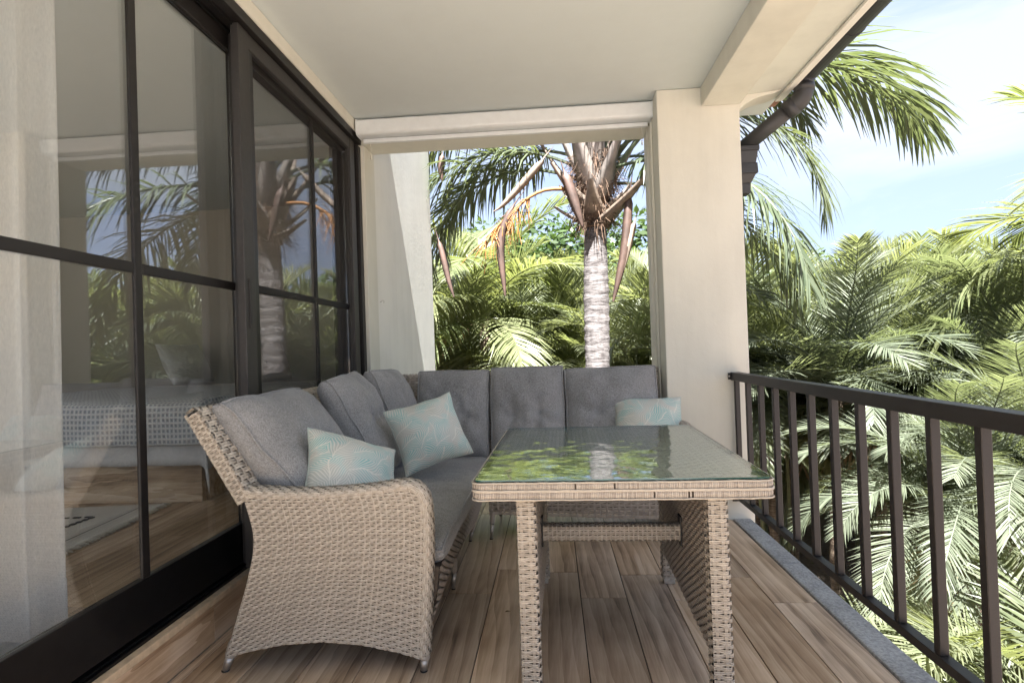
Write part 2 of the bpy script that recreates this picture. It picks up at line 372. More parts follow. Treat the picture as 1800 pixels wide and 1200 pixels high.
# column with the beam that lands on it
m = MB(); m.box((.69,3.52,-3.0),(1.183,YO,CZ-.002)); m.obj('column', M_cream, house, False, .008, 3)
m = MB(); m.box((.955,-.5,2.502),(1.186,3.516,CZ-.001)); m.obj('beam', M_cream, house, False, .006, 2)
box('header_beam', (XL-.1,YB,2.50), (.687,YO-.003,CZ-.004), M_cream, house, .006)
box('door_jamb_wall', (XL-.24,YB,-.3), (XL+.012,YO-.002,2.497), M_cream, house, .005)
box('side_wall', (XL-.26,YO+.001,-3.2), (XL-.003,6.02,3.35), M_white, house, .012, 3)
box('back_wall', (-5.7,5.78,-3.2), (XL-.262,6.0,3.3), M_white, house, .01)
# blind guide channel on the reveal
for y in (3.69,3.745,): box('guide_strip', (.676,y,.5), (.6885,y+.018,2.49), M_cream, house, .002)
box('slab', (-1.40,-.6,-.35), (1.155,YO+.02,-.012), M_cream, house, .01)
box('lower_wall', (-1.39,-3.2,-3.2), (-1.2,YO,-.352), M_cream, house, .01)
# eaves: soffit, fascia lip, corbel
m = MB(); m.prism([(1.1865,2.572),(1.50,2.60),(1.50,2.66),(1.1865,2.66)],'y',-.5,3.70); m.obj('soffit', M_soffit, house, False, .004)
m = MB(); m.prism([(1.465,2.575),(1.512,2.580),(1.512,2.72),(1.502,2.72),(1.502,2.596),(1.465,2.592)],'y',-.5,3.701); m.obj('fascia', M_white, house, False, .003)
pts = [(1.184,2.571),(1.455,2.594)] + [(1.455-.27*math.sin(a*math.pi/2)**1.0*1.0, 2.575-.13*(1-math.cos(a*math.pi/2))) for a in np.linspace(.12,1,9)]
m = MB(); m.prism(pts,'y',3.56,3.70); m.obj('corbel', M_cream, house, False, .004)
# unseen roof; its rear end and pitch are shaped for where sun falls
m = MB(); m.prism([(1.62,2.74),(-2.2,3.62),(-6.2,2.74),(-6.2,2.70),(1.62,2.70)],'y',-.6,4.1); m.obj('roof', M_roof, house, False, .01)
m = MB(); m.box((-6.0,-.5,CZ+.062),(1.45,4.0,2.698)); m.obj('roof_deck', M_white, house)
m = MB(); m.prism([(-1.262,3.38),(-3.4,3.8),(-6.0,3.38),(-6.0,3.352),(-1.262,3.352)],'y',4.12,6.3); m.obj('roof', M_roof, house, False, .01)  # unseen wing roof, no overhang so that sun grazes the side wall
# bedroom shell
RZ = .172
box('room_wall', (-5.7,-1.2,RZ-.3), (-5.5,.2,CZ), M_room, house, 0)
box('room_wall', (-5.7,3.0,RZ-.3), (-5.5,5.775,CZ), M_room, house, 0)
box('room_wall', (-5.7,.2,RZ-.3), (-5.5,3.0,.7), M_room, house, 0)  # open above: an unseen window added to bring daylight into the bedroom
box('room_wall', (-5.69,5.70,RZ-.3), (XL-.262,5.775,CZ-.002), M_room, house, 0)
for a_,b_ in (((-5.69,-1.3,RZ-.3),(-3.4,-1.2,CZ-.003)),((-3.399,-1.3,2.3),(-1.5,-1.2,CZ-.003)),((-3.399,-1.3,RZ-.3),(-1.5,-1.2,.4)),((-1.8,-1.3,.401),(-1.5,-1.2,2.299))): box('room_wall', a_, b_, M_room, house, 0)  # pieces leave an added window, out of view, that lets sun in
box('room_wall', (XL-.262,YO+.0,RZ), (XL-.30,5.70,CZ-.006), M_room, house, 0)
box('room_ceiling', (-5.7,-1.3,CZ-.001), (XL-.302,5.775,CZ+.05), M_ceil, house, 0)
# hooks in the reveals
for p in ((XL-.003,4.10,1.447),(.690,4.0,1.45)):
    m = MB(); s = 1 if p[0]<0 else -1
    m.tube([(p[0],p[1],p[2]),(p[0]+s*.012,p[1],p[2])]+[(p[0]+s*(.022-.010*math.cos(a)),p[1],p[2]+.010*math.sin(a)-0.0) for a in np.linspace(.3,4.2,8)], .0018, 5); m.obj('hook', M_metal, house, True)

# ------------------------------------------------------------------ balcony floor of wood-look planks
bounce_terr = tag(box('bounce_terrace', (-5.4,-4.6,-.30), (1.05,-.602,-.006), simple('pale_bounce_stone',(.47,.48,.48),.8,0,9,.12,.2), None, .004), kind='structure')  # added pale floor out of view, bounces sun into the balcony
floor = tag(box('balcony_floor', (-1.318,-.60,-.012), (1.05,YO,-.006), M_grout, None, 0), kind='structure')
PW = .195
x0 = .282 - 9*PW
pl = MB(); pl.box((-PW/2+.0018,-.6+.0018,-.0085),(PW/2-.0018,.6-.0018,0)); plank_me = pl.mesh('plank', M_tile, False, .0012, 1)
random.seed(4)
tilespot = {}
offs = {0:2.774,1:2.508,2:2.74,3:2.74,4:2.459,5:2.72,6:2.42,7:2.665,8:2.408}
for k in range(0,13):
    xa = x0+k*PW; xc = xa+PW/2
    if xa >= 1.04: break
    wx = min(xa+PW,1.046)-max(xa,-1.316)
    if wx < .02: continue
    cx = (min(xa+PW,1.046)+max(xa,-1.316))/2
    base = {5:2.774,6:2.508,7:2.739,8:2.459,9:2.72,10:2.665,11:2.408}.get(k-0, 2.774 if k%2 else 2.48)
    base = {5:2.508,6:2.774,7:2.739,8:2.459,9:2.700,10:2.43,11:2.665,12:2.408}.get(k, base)
    y = base-6.0
    while y < YO:
        ya, yb = max(y,-.598), min(y+1.2,YO)
        if yb-ya > .03:
            o = link('plank', plank_me, floor, (cx,(ya+yb)/2,0)); o.scale = (wx/PW,(yb-ya)/1.2,1)
        y += 1.2
kerb = thing('kerb_stone', 'rough grey stone kerb along the open edge of the plank floor', 'kerb')
for i in range(6):
    box('slab', (1.0525,-3.2+i*1.206,-.10), (1.158,-3.2+i*1.206+1.203,.004 if i%2 else .003), M_stone, kerb, .008, 2)

# door step: tiled riser, tan edge, threshold
step = thing('door_step', 'wood tiled step riser with tan edge trim under the sliding doors', 'step')
y = -3.1
for i in range(6):
    o = box('riser_tile', (-1.335,-3.1+i*1.2+.4,-.002), (-1.322,-3.1+i*1.2+1.598,.140), M_tile, step, .001,1) if -3.1+i*1.2+1.598 < YB+.6 else None
box('edge_trim', (-1.345,-2.9,.1405), (-1.314,YB,.166), M_tan, step, .003)
box('core', (-1.60,-2.9,-.002), (-1.3355,YB,.1395), M_grout, step, 0)

# ------------------------------------------------------------------ sliding doors
def frame_track():
    t = thing('door_track', 'black aluminium sliding door track and outer frame in the wall', 'door frame')
    box('sill', (-1.52,-2.9,.1405), (-1.3455,YB-.001,.176), M_black, t, .002)
    for x,z in ((-1.362,.182),(-1.392,.196),(-1.425,.190),(-1.468,.20)): box('track_rib', (x-.004,-2.9,.1765), (x+.004,YB-.002,z), M_black, t, .001,1)
    box('head', (-1.47,-2.9,2.495), (XL-.006,YB-.003,2.5435), M_door, t, .003)
    for x in (-1.30,-1.345): box('head_rib', (x-.004,-2.9,2.478), (x+.004,YB-.004,2.4945), M_black, t, .001,1)
    box('jamb', (-1.46,YB-.055,.201), (XL-.012,YB-.004,2.4775), M_door, t, .003)
    for x in (-1.30,-1.335): box('jamb_rib', (x-.004,YB-.072,.201), (x+.004,YB-.0555,2.477), M_black, t, .001,1)
frame_track()
def panel(name, label, x, y0, y1, st, mframe, handle=False, mesh=False, ym=None):
    t = thing(name, label, 'sliding door' if not mesh else 'screen door')
    d = .034; zb, zt = .197, 2.488; rb, rt = (.165,.075) if not mesh else (.13,.07)
    for a,b in ((y0,y0+st),(y1-st,y1)): box('stile', (x-d,a,zb), (x,b,zt), mframe, t, .003)
    box('bottom_rail', (x-d+.001,y0+st+.0005,zb), (x-.002,y1-st-.0005,zb+rb), M_black if not mesh else mframe, t, .003)
    box('top_rail', (x-d+.001,y0+st+.0005,zt-rt), (x-.002,y1-st-.0005,zt), mframe, t, .003)
    a,b,c,e = y0+st,y1-st,zb+rb,zt-rt
    if mesh:
        box('mesh', (x-.018,a,c), (x-.0165,b,e), M_mesh, t, 0); box('inner_bead', (x-.012,a+.0008,c+.001), (x-.0035,a+.035,e-.001), M_black, t, .001,1)
    else:
        ym = ym or (a+b)/2; zm = 1.385
        box('pane', (x-.021,a+.001,c+.001), (x-.015,b-.001,e-.001), M_glass, t, 0)
        box('muntin', (x-.0145,ym-.018,c+.001), (x-.003,ym+.018,e-.001), M_door, t, .004)
        for q,r in ((a+.001,ym-.0185),(ym+.0185,b-.001)): box('muntin', (x-.0145,q,zm-.018), (x-.004,r,zm+.018), M_door, t, .004)
    if handle:
        h = box('handle', (x+.0005,y0+.028,1.20), (x+.004,y0+.050,1.41), M_rail, t, .002)
        box('finger_slot', (x+.0042,y0+.032,1.215), (x+.0048,y0+.045,1.30), M_rubber, h, 0)
    return t
panel('sliding_door', 'dark framed sliding glass door with the sheer curtain hung behind it', -1.355, 1.13, 2.46, .06, M_door, ym=1.795)
panel('sliding_door', 'dark framed sliding glass door behind the insect screen beside the sofa corner', -1.318, 2.36, 3.745, .075, M_door, ym=3.15)
panel('sliding_door', 'dark framed sliding glass door at the foot end beyond the curtain', -1.318, -.20, 1.15, .06, M_door)
panel('screen_door', 'insect screen sliding door in grey bronze frame with recessed handle', XL-.028, 2.30, 3.715, .085, M_screenframe, True, True)

# ------------------------------------------------------------------ roller blind in its white cassette
bl = thing('roller_blind', 'white roller blind cassette with hanging cords over the end opening', 'blind')
m = MB(); r = .052; cx, cz = 3.70, 2.556
pts = [(cx+.05,cz+.054),(cx-.045,cz+.054)] + [(cx-.045-.016*math.sin(a), cz+.038+.016*math.cos(a)) for a in np.linspace(.3,1.57,6)] + [(cx-.058,cz-.022)] + [(cx-.032-.026*math.cos(a), cz-.024-.022*math.sin(a)) for a in np.linspace(.2,1.57,6)] + [(cx+.05,cz-.046)]
m.prism(pts,'x',-1.225,.683); m.obj('cassette', M_whitealu, bl, False, .002)
for x0_,x1_ in ((-1.2345,-1.2255),(.6835,.6890)):
    m = MB(); m.prism([(cx+(p[0]-cx)*1.06,cz+(p[1]-cz)*1.06) for p in pts],'x',x0_,x1_); m.obj('end_cap', M_whitealu, bl, False, .001)
box('bottom_bar', (-1.21,3.715,2.478), (.668,3.742,2.5045), M_whitealu, bl, .004)
for x,z0,yy in ((-1.165,2.40,3.73),(.628,2.39,3.72),(.655,1.05,3.70),(.664,1.02,3.715)):
    m = MB(); m.tube([(x,yy,2.48),(x+.002,yy,(2.48+z0)/2),(x,yy,z0)], .0014, 5); m.obj('cord', M_cord, bl, True)
for x,z0,yy in ((-1.165,2.40,3.73),(.628,2.39,3.72)):
    m = MB(); m.tube([(x,yy,z0),(x,yy,z0-.03)], [.003,.006], 6); m.obj('cord_pull', M_cord, bl, True)

# ------------------------------------------------------------------ gutter and rain pipe
gt = thing('rain_gutter', 'dark grey gutter with bent downpipe and stepped hopper beside the column', 'gutter')
m = MB(); arc = [(1.585+.075*math.cos(a), 2.685+.075*math.sin(a)) for a in np.linspace(math.pi,2*math.pi,14)]
inner = [(1.585+.070*math.cos(a), 2.687+.070*math.sin(a)) for a in np.linspace(2*math.pi,math.pi,14)]
m.prism(arc+inner,'y',-.55,3.62); m.obj('trough', M_gutter, gt, False)
for y in (.4,1.6,2.55,3.0):
    m = MB(); m.prism([(1.585+.079*math.cos(a), 2.685+.079*math.sin(a)) for a in np.linspace(math.pi,2*math.pi,14)]+[(1.585+.0755*math.cos(a), 2.685+.0755*math.sin(a)) for a in np.linspace(2*math.pi,math.pi,14)],'y',y,y+.03); m.obj('bracket', M_gutter, gt, False)
pa, pb, pc, pd = Vector((1.575,3.50,2.66)), Vector((1.565,3.52,2.555)), Vector((1.52,3.56,2.49)), Vector((1.262,3.79,2.305))
m = MB(); m.tube([pa,pb], .050, 20); m.obj('outlet', M_gutter, gt, True)
def bez(a,b,c,n=8): return [a*(1-t)**2+b*2*t*(1-t)+c*t*t for t in np.linspace(0,1,n)]
e1 = bez(pb+Vector((0,0,.03)), pb+Vector((0,0,-.045)), pc, 18)
m = MB(); m.tube(e1, .055, 20); m.obj('elbow', M_gutter, gt, True)
dirp = (pd-pc).normalized()
m = MB(); m.tube([pc-dirp*.01,pd], .0475, 20); m.obj('downpipe', M_gutter, gt, True)
m = MB(); m.tube([pc-dirp*.012,pc+dirp*.05], .0585, 20); m.obj('collar', M_gutter, gt, True)
m = MB(); m.tube([pb+Vector((0,0,.0)),pb+Vector((0,0,.045))], .0590, 20); m.obj('collar', M_gutter, gt, True)
hx, hy = 1.272, 3.80
for (z0,z1,h0,h1) in ((2.283,2.312,.098,.098),(2.205,2.2825,.078,.090),(2.140,2.2045,.088,.085),(2.085,2.1395,.050,.078),(2.02,2.0845,.045,.048)):
    m = MB(); xw = 1.186
    a = [(xw,hy-h0,z0),(hx+h0*.9,hy-h0,z0),(hx+h0*.9,hy+h0,z0),(xw,hy+h0,z0),(xw,hy-h1,z1),(hx+h1*.9,hy-h1,z1),(hx+h1*.9,hy+h1,z1),(xw,hy+h1,z1)]
    m.add(a,[(0,3,2,1),(4,5,6,7),(0,1,5,4),(1,2,6,5),(2,3,7,6),(3,0,4,7)]); m.obj('hopper', M_gutter, gt, False, .003)
m = MB(); m.tube([(1.232,hy,2.02),(1.232,hy,-2.6)], .042, 14); m.obj('downpipe', M_gutter, gt, True)

# ------------------------------------------------------------------ railing
rl = thing('railing', 'dark brown steel balcony railing with square balusters fixed to the column', 'railing')
RX = 1.095
box('top_rail', (RX-.027,-3.1,.838), (RX+.027,3.518,.886), M_rail, rl, .003)
box('bottom_rail', (RX-.018,-3.1,.122), (RX+.018,3.518,.152), M_rail, rl, .002)
bme = None
for k in range(34):
    y = 3.490-.1948*k
    if bme is None:
        b_ = MB(); b_.box((-.0135,-.0135,.1525),(.0135,.0135,.8375)); bme = b_.mesh('baluster', M_rail, False, .002, 1)
    link('baluster', bme, rl, (RX,y,0))
for z0_,z1_ in ((.842,.8825),(.110,.164)):
    pl_ = box('wall_plate', (RX-.042,3.5135,z0_), (RX+.042,3.5192,z1_), M_rail, rl, .002)
    for sx_ in (-.036,.036):
        m = MB(); m.tube([(RX+sx_,3.5134,(z0_+z1_)/2),(RX+sx_,3.5095,(z0_+z1_)/2)], .006, 6); m.obj('bolt', M_metal, pl_)
for y in (0.25,-2.6): box('post', (RX-.02,y-.02,.0045), (RX+.02,y+.02,.1215), M_rail, rl, .002)

# ================================================================== woven furniture
def weave(P, Lu, Lv, pu=.0215, pv=.0108, amp=.0029, m=None, stakew=.17, fill=.84):
    nu, nv = max(2,round(Lu/pu)), max(2,round(Lv/pv)); m = m or MB()
    def PN(u, v):
        e = 1e-3; p = P(u,v)
        du = P(np.minimum(u+e,1),v)-P(np.maximum(u-e,0),v); dv = P(u,np.minimum(v+e,1))-P(u,np.maximum(v-e,0))
        n = np.cross(du,dv); n /= np.maximum(np.linalg.norm(n,axis=1,keepdims=True),1e-9); return p, n
    S = 4
    for j in range(nv):
        u = np.linspace(0,1,nu*S+1); h = amp*np.sin(np.pi*(u*nu+j)); h = np.where(h>0,h,h*1.25)
        for sc_,hw in ((-.235,.205),(.225,.205)):
            rings = []
            for dv,hh in ((sc_-hw,-.3*amp),(sc_,.3*amp),(sc_+hw,-.3*amp)):
                p,n = PN(u, np.full_like(u,min(1,max(0,(j+.5+dv*fill/.86)/nv)))); rings.append(p+n*((h+hh)[:,None]))
            k = len(u); V = np.concatenate(rings); F = []
            for a in (0,1): F += [(a*k+i,a*k+i+1,(a+1)*k+i+1,(a+1)*k+i) for i in range(k-1)]
            m.add(V.tolist(),F)
    for i in range(nu):
        v = np.linspace(0,1,nv*2+1); h = -amp*((-1)**i)*np.cos(np.pi*(v*nv-.5))
        for off in (-.5,.5):
            rings = []
            for du in (-.5,.5):
                p,n = PN(np.full_like(v,min(1,max(0,(i+.5+(off+du)*stakew)/nu))), v); rings.append(p+n*h[:,None])
            k = len(v); V = np.concatenate(rings)
            m.add(V.tolist(), [(q,q+1,k+q+1,k+q) for q in range(k-1)])
    return m
def weave_obj(name, P, Lu, Lv, mt, parent, **k):
    o = weave(P,Lu,Lv,**k).obj(name, mt, parent, True); o['kind'] = 'stuff'; return o
def interp(pts):
    xs = np.array([p[0] for p in pts]); ys = np.array([p[1] for p in pts]); return lambda t: np.interp(t,xs,ys)
def smooth_curve(pts, n):
    """Catmull-Rom through 2d/3d points, n samples evenly by length -> function of [0,1]"""
    p = np.array(pts,float); q = np.vstack([2*p[0]-p[1],p,2*p[-1]-p[-2]]); out = []
    for i in range(1,len(q)-2):
        for t in np.linspace(0,1,12,endpoint=False):
            a,b,c,d = q[i-1],q[i],q[i+1],q[i+2]
            out.append(.5*((2*b)+(-a+c)*t+(2*a-5*b+4*c-d)*t*t+(-a+3*b-3*c+d)*t**3))
    out.append(p[-1]); out = np.array(out); s = np.concatenate([[0],np.cumsum(np.linalg.norm(np.diff(out,axis=0),axis=1))]); Lg = s[-1]; s /= Lg
    def f(t): return np.stack([np.interp(t,s,out[:,k]) for k in range(out.shape[1])],-1)
    f.length = Lg; return f

# -- left sofa
sofa = thing('corner_sofa', 'tan wicker sofa with scrolled arm beside the sliding doors', 'sofa', group=None)
AY = 1.872
back_prof = smooth_curve([(-1.145,.055),(-1.10,.19),(-1.055,.33),(-1.033,.46),(-1.066,.605)], 20)       # rear edge of the arm, bottom to top
front_prof = smooth_curve([(-.470,.055),(-.457,.25),(-.447,.45),(-.445,.56),(-.460,.612)], 20)
top_c = interp([(0,.608),(.15,.601),(.35,.599),(.55,.606),(.75,.616),(.9,.622),(1,.612)])
bot_c = interp([(0,.055),(.12,.078),(.3,.102),(.5,.112),(.7,.102),(.88,.078),(1,.055)])
def armP(y):
    def P(u,v):
        bp = back_prof(v); fp = front_prof(v)
        x = bp[:,0]*(1-u)+fp[:,0]*u
        z = bot_c(u)*(1-v)+top_c(u)*v
        return np.stack([x,np.full_like(x,y),z],-1)
    return P
weave_obj('arm_weave', armP(AY), .66, .53, M_wick, sofa)
weave_obj('arm_inner_weave', armP(AY+.062), .66, .53, M_wick, sofa, pu=.04, pv=.03)
out = [tuple(armP(0)(np.array([u]),np.array([v]))[0][[0,2]]) for u,v in [(0,v) for v in np.linspace(0,1,10)]+[(u,1) for u in np.linspace(.1,1,10)]+[(1,v) for v in np.linspace(.9,0,10)]+[(u,0) for u in np.linspace(.9,.1,9)]]
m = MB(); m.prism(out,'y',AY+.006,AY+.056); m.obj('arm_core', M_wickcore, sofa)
# rolled edge along the top and down the front
edge = smooth_curve([(-1.066,.612),(-.97,.605),(-.85,.600),(-.72,.604),(-.60,.613),(-.525,.624),(-.475,.617),(-.447,.575),(-.443,.45),(-.453,.27),(-.468,.06)], 40)
def edgeP(u,v):
    c = edge(u); d = edge(np.minimum(u+.004,1))-edge(np.maximum(u-.004,0)); d /= np.linalg.norm(d,axis=1,keepdims=True)
    nx, nz_ = -d[:,1], d[:,0]; a = (v-.5)*np.pi*1.15; r = .033
    return np.stack([c[:,0]+nx*r*np.cos(a)*.75, AY+.031+np.sin(a)*(r+.002), c[:,1]+nz_*r*np.cos(a)*.75],-1)
weave_obj('arm_edge', lambda u,v: edgeP(u,1-v), edge.length, .105, M_wick, sofa, pu=.020, pv=.0115, amp=.0022, fill=.95)
m = MB(); m.tube([(*edge(np.array([t]))[0][:1],AY+.031,edge(np.array([t]))[0][1]) for t in np.linspace(0,1,40)], .024, 8); m.obj('edge_core', M_wickcore, sofa, True)
# reclined back running along the doors
bk = [(-1.040,.600),(-1.216,.900)]
def slabbed(name, p0, p1, th, y0, y1, parent, mt, rows=.0165):
    d = Vector((p1[0]-p0[0],p1[1]-p0[1])).normalized(); n = Vector((d.y,-d.x))
    def P(s):
        def f(u,v): return np.stack([p0[0]+(p1[0]-p0[0])*v+n.x*s, y0+(y1-y0)*u, p0[1]+(p1[1]-p0[1])*v+n.y*s],-1)
        return f
    ln = math.hypot(p1[0]-p0[0],p1[1]-p0[1])
    weave_obj(name+'_weave', P(0), y1-y0, ln, mt, parent, pu=.034, pv=.022)
    weave_obj(name+'_rear_weave', lambda u,v: P(-th)(1-u,v), y1-y0, ln, mt, parent, pu=.04, pv=.022)
    m = MB(); q = [(p0[0]-n.x*.006,p0[1]-n.y*.006),(p1[0]-n.x*.006,p1[1]-n.y*.006),(p1[0]-n.x*(th-.006),p1[1]-n.y*(th-.006)),(p0[0]-n.x*(th-.006),p0[1]-n.y*(th-.006))]
    m.prism(q,'y',y0+.004,y1-.004); m.obj(name+'_core', M_wickcore, parent)
    # end cap and top roll
    weave_obj(name+'_end', lambda u,v: np.stack([p0[0]+(p1[0]-p0[0])*v-n.x*th*(1-u), np.full_like(u,y0), p0[1]+(p1[1]-p0[1])*v-n.y*th*(1-u)],-1), th, ln, mt, parent, pu=.018, pv=.0115, amp=.0025)
    c = Vector((p1[0]-n.x*th/2,p1[1]-n.y*th/2))
    def top(u,v):
        a = (v-.5)*np.pi*1.1; r = th/2+.002
        return np.stack([c.x+n.x*r*np.sin(a)*-1+d.x*r*np.cos(a)*.7, y0+(y1-y0)*u, c.y-n.y*r*np.sin(a)+d.y*r*np.cos(a)*.7],-1)
    weave_obj(name+'_top', top, y1-y0, .08, mt, parent, pu=.02, pv=.018)
slabbed('back', bk[0], bk[1], .050, AY-.004, 3.74, sofa, M_wick)
# seat base: curved woven apron under the cushion
base = smooth_curve([(-.472,.085),(-.440,.16),(-.415,.25),(-.403,.345)], 12)
def baseP(u,v):
    c = base(v); y = AY+.045+(3.175-AY-.045)*u
    arch = .05*np.sin(np.pi*u)*(1-v)
    return np.stack([c[:,0]+.018*np.sin(np.pi*u)*(1-v)*0,y,c[:,1]+arch],-1)
weave_obj('seat_apron', baseP, 1.25, .26, M_wickg, sofa, pu=.0255, pv=.0126)
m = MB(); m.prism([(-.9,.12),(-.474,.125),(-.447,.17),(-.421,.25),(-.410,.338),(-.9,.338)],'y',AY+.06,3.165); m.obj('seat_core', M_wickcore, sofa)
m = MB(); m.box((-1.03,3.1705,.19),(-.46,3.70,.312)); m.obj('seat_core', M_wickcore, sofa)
def endP(u,v):
    c = base(v); return np.stack([c[:,0]-.5*(1-u)+0*v, np.full_like(u,3.178), c[:,1]],-1)
weave_obj('end_weave', lambda u,v: endP(1-u,v), .5, .24, M_wickg, sofa, pu=.03, pv=.017)
def foot(p0, p1, r0, parent, cap=True):
    p0, p1 = Vector(p0), Vector(p1); md = p0.lerp(p1,.45)
    m = MB(); n = 9
    m.tube([p0.lerp(md,t) for t in np.linspace(0,1,n)], [r0*(1+.07*(i%2)) for i in range(n)], 10); l = m.obj('leg', M_wickg, parent, True)
    m = MB(); m.tube([md,p1+Vector((0,0,.004))], [r0*.86,r0*.62], 12); m.obj('metal_foot', M_metal, l, True)
    m = MB(); m.tube([p1+Vector((0,0,.004)),p1], [r0*.70,r0*.70], 12); m.obj('glide', M_rubber, l, True)
foot((-1.128,AY+.03,.095),(-1.16,AY+.025,.001),.019,sofa); foot((-.462,AY+.035,.075),(-.468,AY+.03,.001),.018,sofa)
foot((-.470,2.55,.14),(-.480,2.55,.001),.013,sofa); foot((-.472,3.165,.11),(-.495,3.185,.001),.013,sofa)
foot((-1.10,3.66,.2),(-1.14,3.68,.001),.018,sofa); foot((-1.02,2.6,.2),(-1.03,2.6,.001),.014,sofa)

# -- sofa along the end opening
sofb = thing('end_sofa', 'wicker sofa standing against the column under the end opening', 'sofa')
BX0, BX1, BYF, BYB = -.385, .70, 3.205, 3.70
def bfront(u,v):
    bot = .135-.055*np.clip((u-.55)/.45,0,1)**2*0-.045*u; z = bot*(1-v)+.315*v
    return np.stack([BX0+(BX1-BX0)*u, BYF+.02*(1-v), z],-1)
weave_obj('front_apron', bfront, BX1-BX0, .19, M_wickg, sofb, pu=.034, pv=.0185)
weave_obj('side_apron', lambda u,v: np.stack([np.full_like(u,BX0), BYF+.48*(1-u), .135*(1-v)+.315*v],-1), .48, .19, M_wickg, sofb, pu=.034, pv=.0185)
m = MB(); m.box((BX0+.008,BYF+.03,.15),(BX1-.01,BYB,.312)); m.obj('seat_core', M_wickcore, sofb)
def brear(u,v): return np.stack([-1.02+(BX1-.03+1.02)*u, 3.60+.085*v, .40+.50*v],-1)
weave_obj('back_weave', brear, 1.7, .5, M_wickg, sofb, pu=.034, pv=.020)
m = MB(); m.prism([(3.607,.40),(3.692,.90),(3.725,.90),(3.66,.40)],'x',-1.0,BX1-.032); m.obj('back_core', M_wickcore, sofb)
def btop(u,v):
    a = (v-.5)*np.pi*1.1; return np.stack([-1.03+(BX1-.025+1.03)*u, 3.705-.026*np.sin(a)*-1, .905+.02*np.cos(a)],-1)
weave_obj('back_top', btop, 1.7, .08, M_wickg, sofb, pu=.02, pv=.018)
# low arm at the column
eb = smooth_curve([(3.50,.585),(3.40,.60),(3.27,.61),(3.19,.595),(3.165,.52),(3.175,.33),(3.19,.10)],20)
def ebP(u,v):
    c = eb(u); d = eb(np.minimum(u+.006,1))-eb(np.maximum(u-.006,0)); d /= np.linalg.norm(d,axis=1,keepdims=True)
    a = (v-.5)*np.pi*1.1; r = .028
    return np.stack([BX1+.03+np.sin(a)*r, c[:,0]+d[:,1]*r*.7*np.cos(a), c[:,1]-d[:,0]*r*.7*np.cos(a)],-1)
weave_obj('arm_edge', ebP, eb.length, .09, M_wickg, sofb, pu=.02, pv=.017)
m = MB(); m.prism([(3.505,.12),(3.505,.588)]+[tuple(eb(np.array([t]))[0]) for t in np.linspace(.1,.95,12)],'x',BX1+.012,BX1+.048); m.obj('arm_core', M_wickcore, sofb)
weave_obj('arm_weave', lambda u,v: np.stack([np.full_like(u,BX1+.008), 3.50-.325*u, .12+.47*v],-1), .32, .47, M_wickg, sofb, pu=.034, pv=.018)
foot((BX0+.018,BYF+.022,.15),(BX0+.006,BYF+.01,.001),.013,sofb); foot((BX1+.02,BYF+.0,.12),(BX1+.02,BYF-.01,.001),.013,sofb); foot((BX0+.03,3.64,.16),(BX0+.02,3.66,.001),.013,sofb); foot((.60,3.64,.16),(.61,3.66,.001),.013,sofb)

# ------------------------------------------------------------------ cushions
def cushion(name, label, cat, w, h, t, mt, n=34, ex=7, tufts=(), seed=0, ears=0, crown=.022, wr=.004, piping=True, group=None, sag=0, wrs=9):
    me = MB(); k = n; rows = int(n*h/w)+4
    def lin(c): 
        s = np.linspace(-1,1,c); return np.sign(s)*(1-(1-np.abs(s))**1.9)
    us, vs_ = lin(k), lin(rows)
    for side in (1,-1):
        V = []; UV = []
        for v in vs_:
            for u in us:
                pr = max(0,1-abs(u)**ex)**.42*max(0,1-abs(v)**ex)**.42
                z = t/2*pr + crown*(1-u*u)*(1-v*v)*pr
                X, Z = u*w/2, v*h/2
                if ears:
                    X *= 1-ears*(1-v*v)*abs(u)**2*1.0; Z *= 1-ears*(1-u*u)*abs(v)**2*1.0
                nn = mnoise.noise(Vector((X*wrs,Z*wrs*.7,seed*3.1+side)))*wr*2 + mnoise.noise(Vector((X*28,Z*22,seed+side*2.)))*wr*.6
                # pulled creases toward seams
                cr_ = mnoise.noise(Vector((math.atan2(v,u)*3.2,seed*1.7,side*.7)))*wr*1.6*min(1,(u*u+v*v))*pr
                z += (nn+cr_)*min(1,pr*1.3)
                for (a,b,dp) in tufts:
                    du, dv = X-a*w/2, Z-b*h/2; rr = math.hypot(du,dv); an = math.atan2(dv,du)
                    if side > 0: z -= dp*(math.exp(-(rr/.02)**2)*1.0+math.exp(-(rr/.07)**2)*.8) + dp*.42*math.exp(-(rr/.13)**2)*math.sin(an*5+seed)*min(1,rr/.02)
                if sag: Z -= sag*(v+1)/2*(u*u)*(.5+.5*math.sin(seed*1.3+u*2))
                edge_n = mnoise.noise(Vector((u*2.3,v*2.3,seed*5.5)))*.006
                V.append((X+edge_n*abs(u)**4, -side*z, Z+edge_n*abs(v)**4)); UV.append((.5+u*.5*side*(w/h if w<h else 1)+seed*.37, .5+v*.5*(h/w if h<w else 1)+side*.61+seed*.23))
        F = [(j*k+i,j*k+i+1,(j+1)*k+i+1,(j+1)*k+i) for j in range(rows-1) for i in range(k-1)]
        if side < 0: F = [f[::-1] for f in F]
        me.add(V,F,UV)
    root = me.obj(name, mt, None, True); tag(root,label,cat,group)
    if piping:
        nf = k*rows; front = me.v[:nf]; g_ = 3 if not ears else 0; ring = [front[g_*k+i] for i in range(g_,k-g_)]+[front[j*k+k-1-g_] for j in range(1+g_,rows-g_)]+[front[(rows-1-g_)*k+i] for i in range(k-2-g_,g_-1,-1)]+[front[j*k+g_] for j in range(rows-2-g_,g_,-1)]
        p = MB(); ring = [(a,b-.002,c) for a,b,c in ring]; p.tube(ring+ring[:2], .0055 if not ears else .0028, 6, False); p.obj('piping', mt, root, True)
    return root
def place(o, loc, rot): o.location = loc; o.rotation_euler = rot; return o
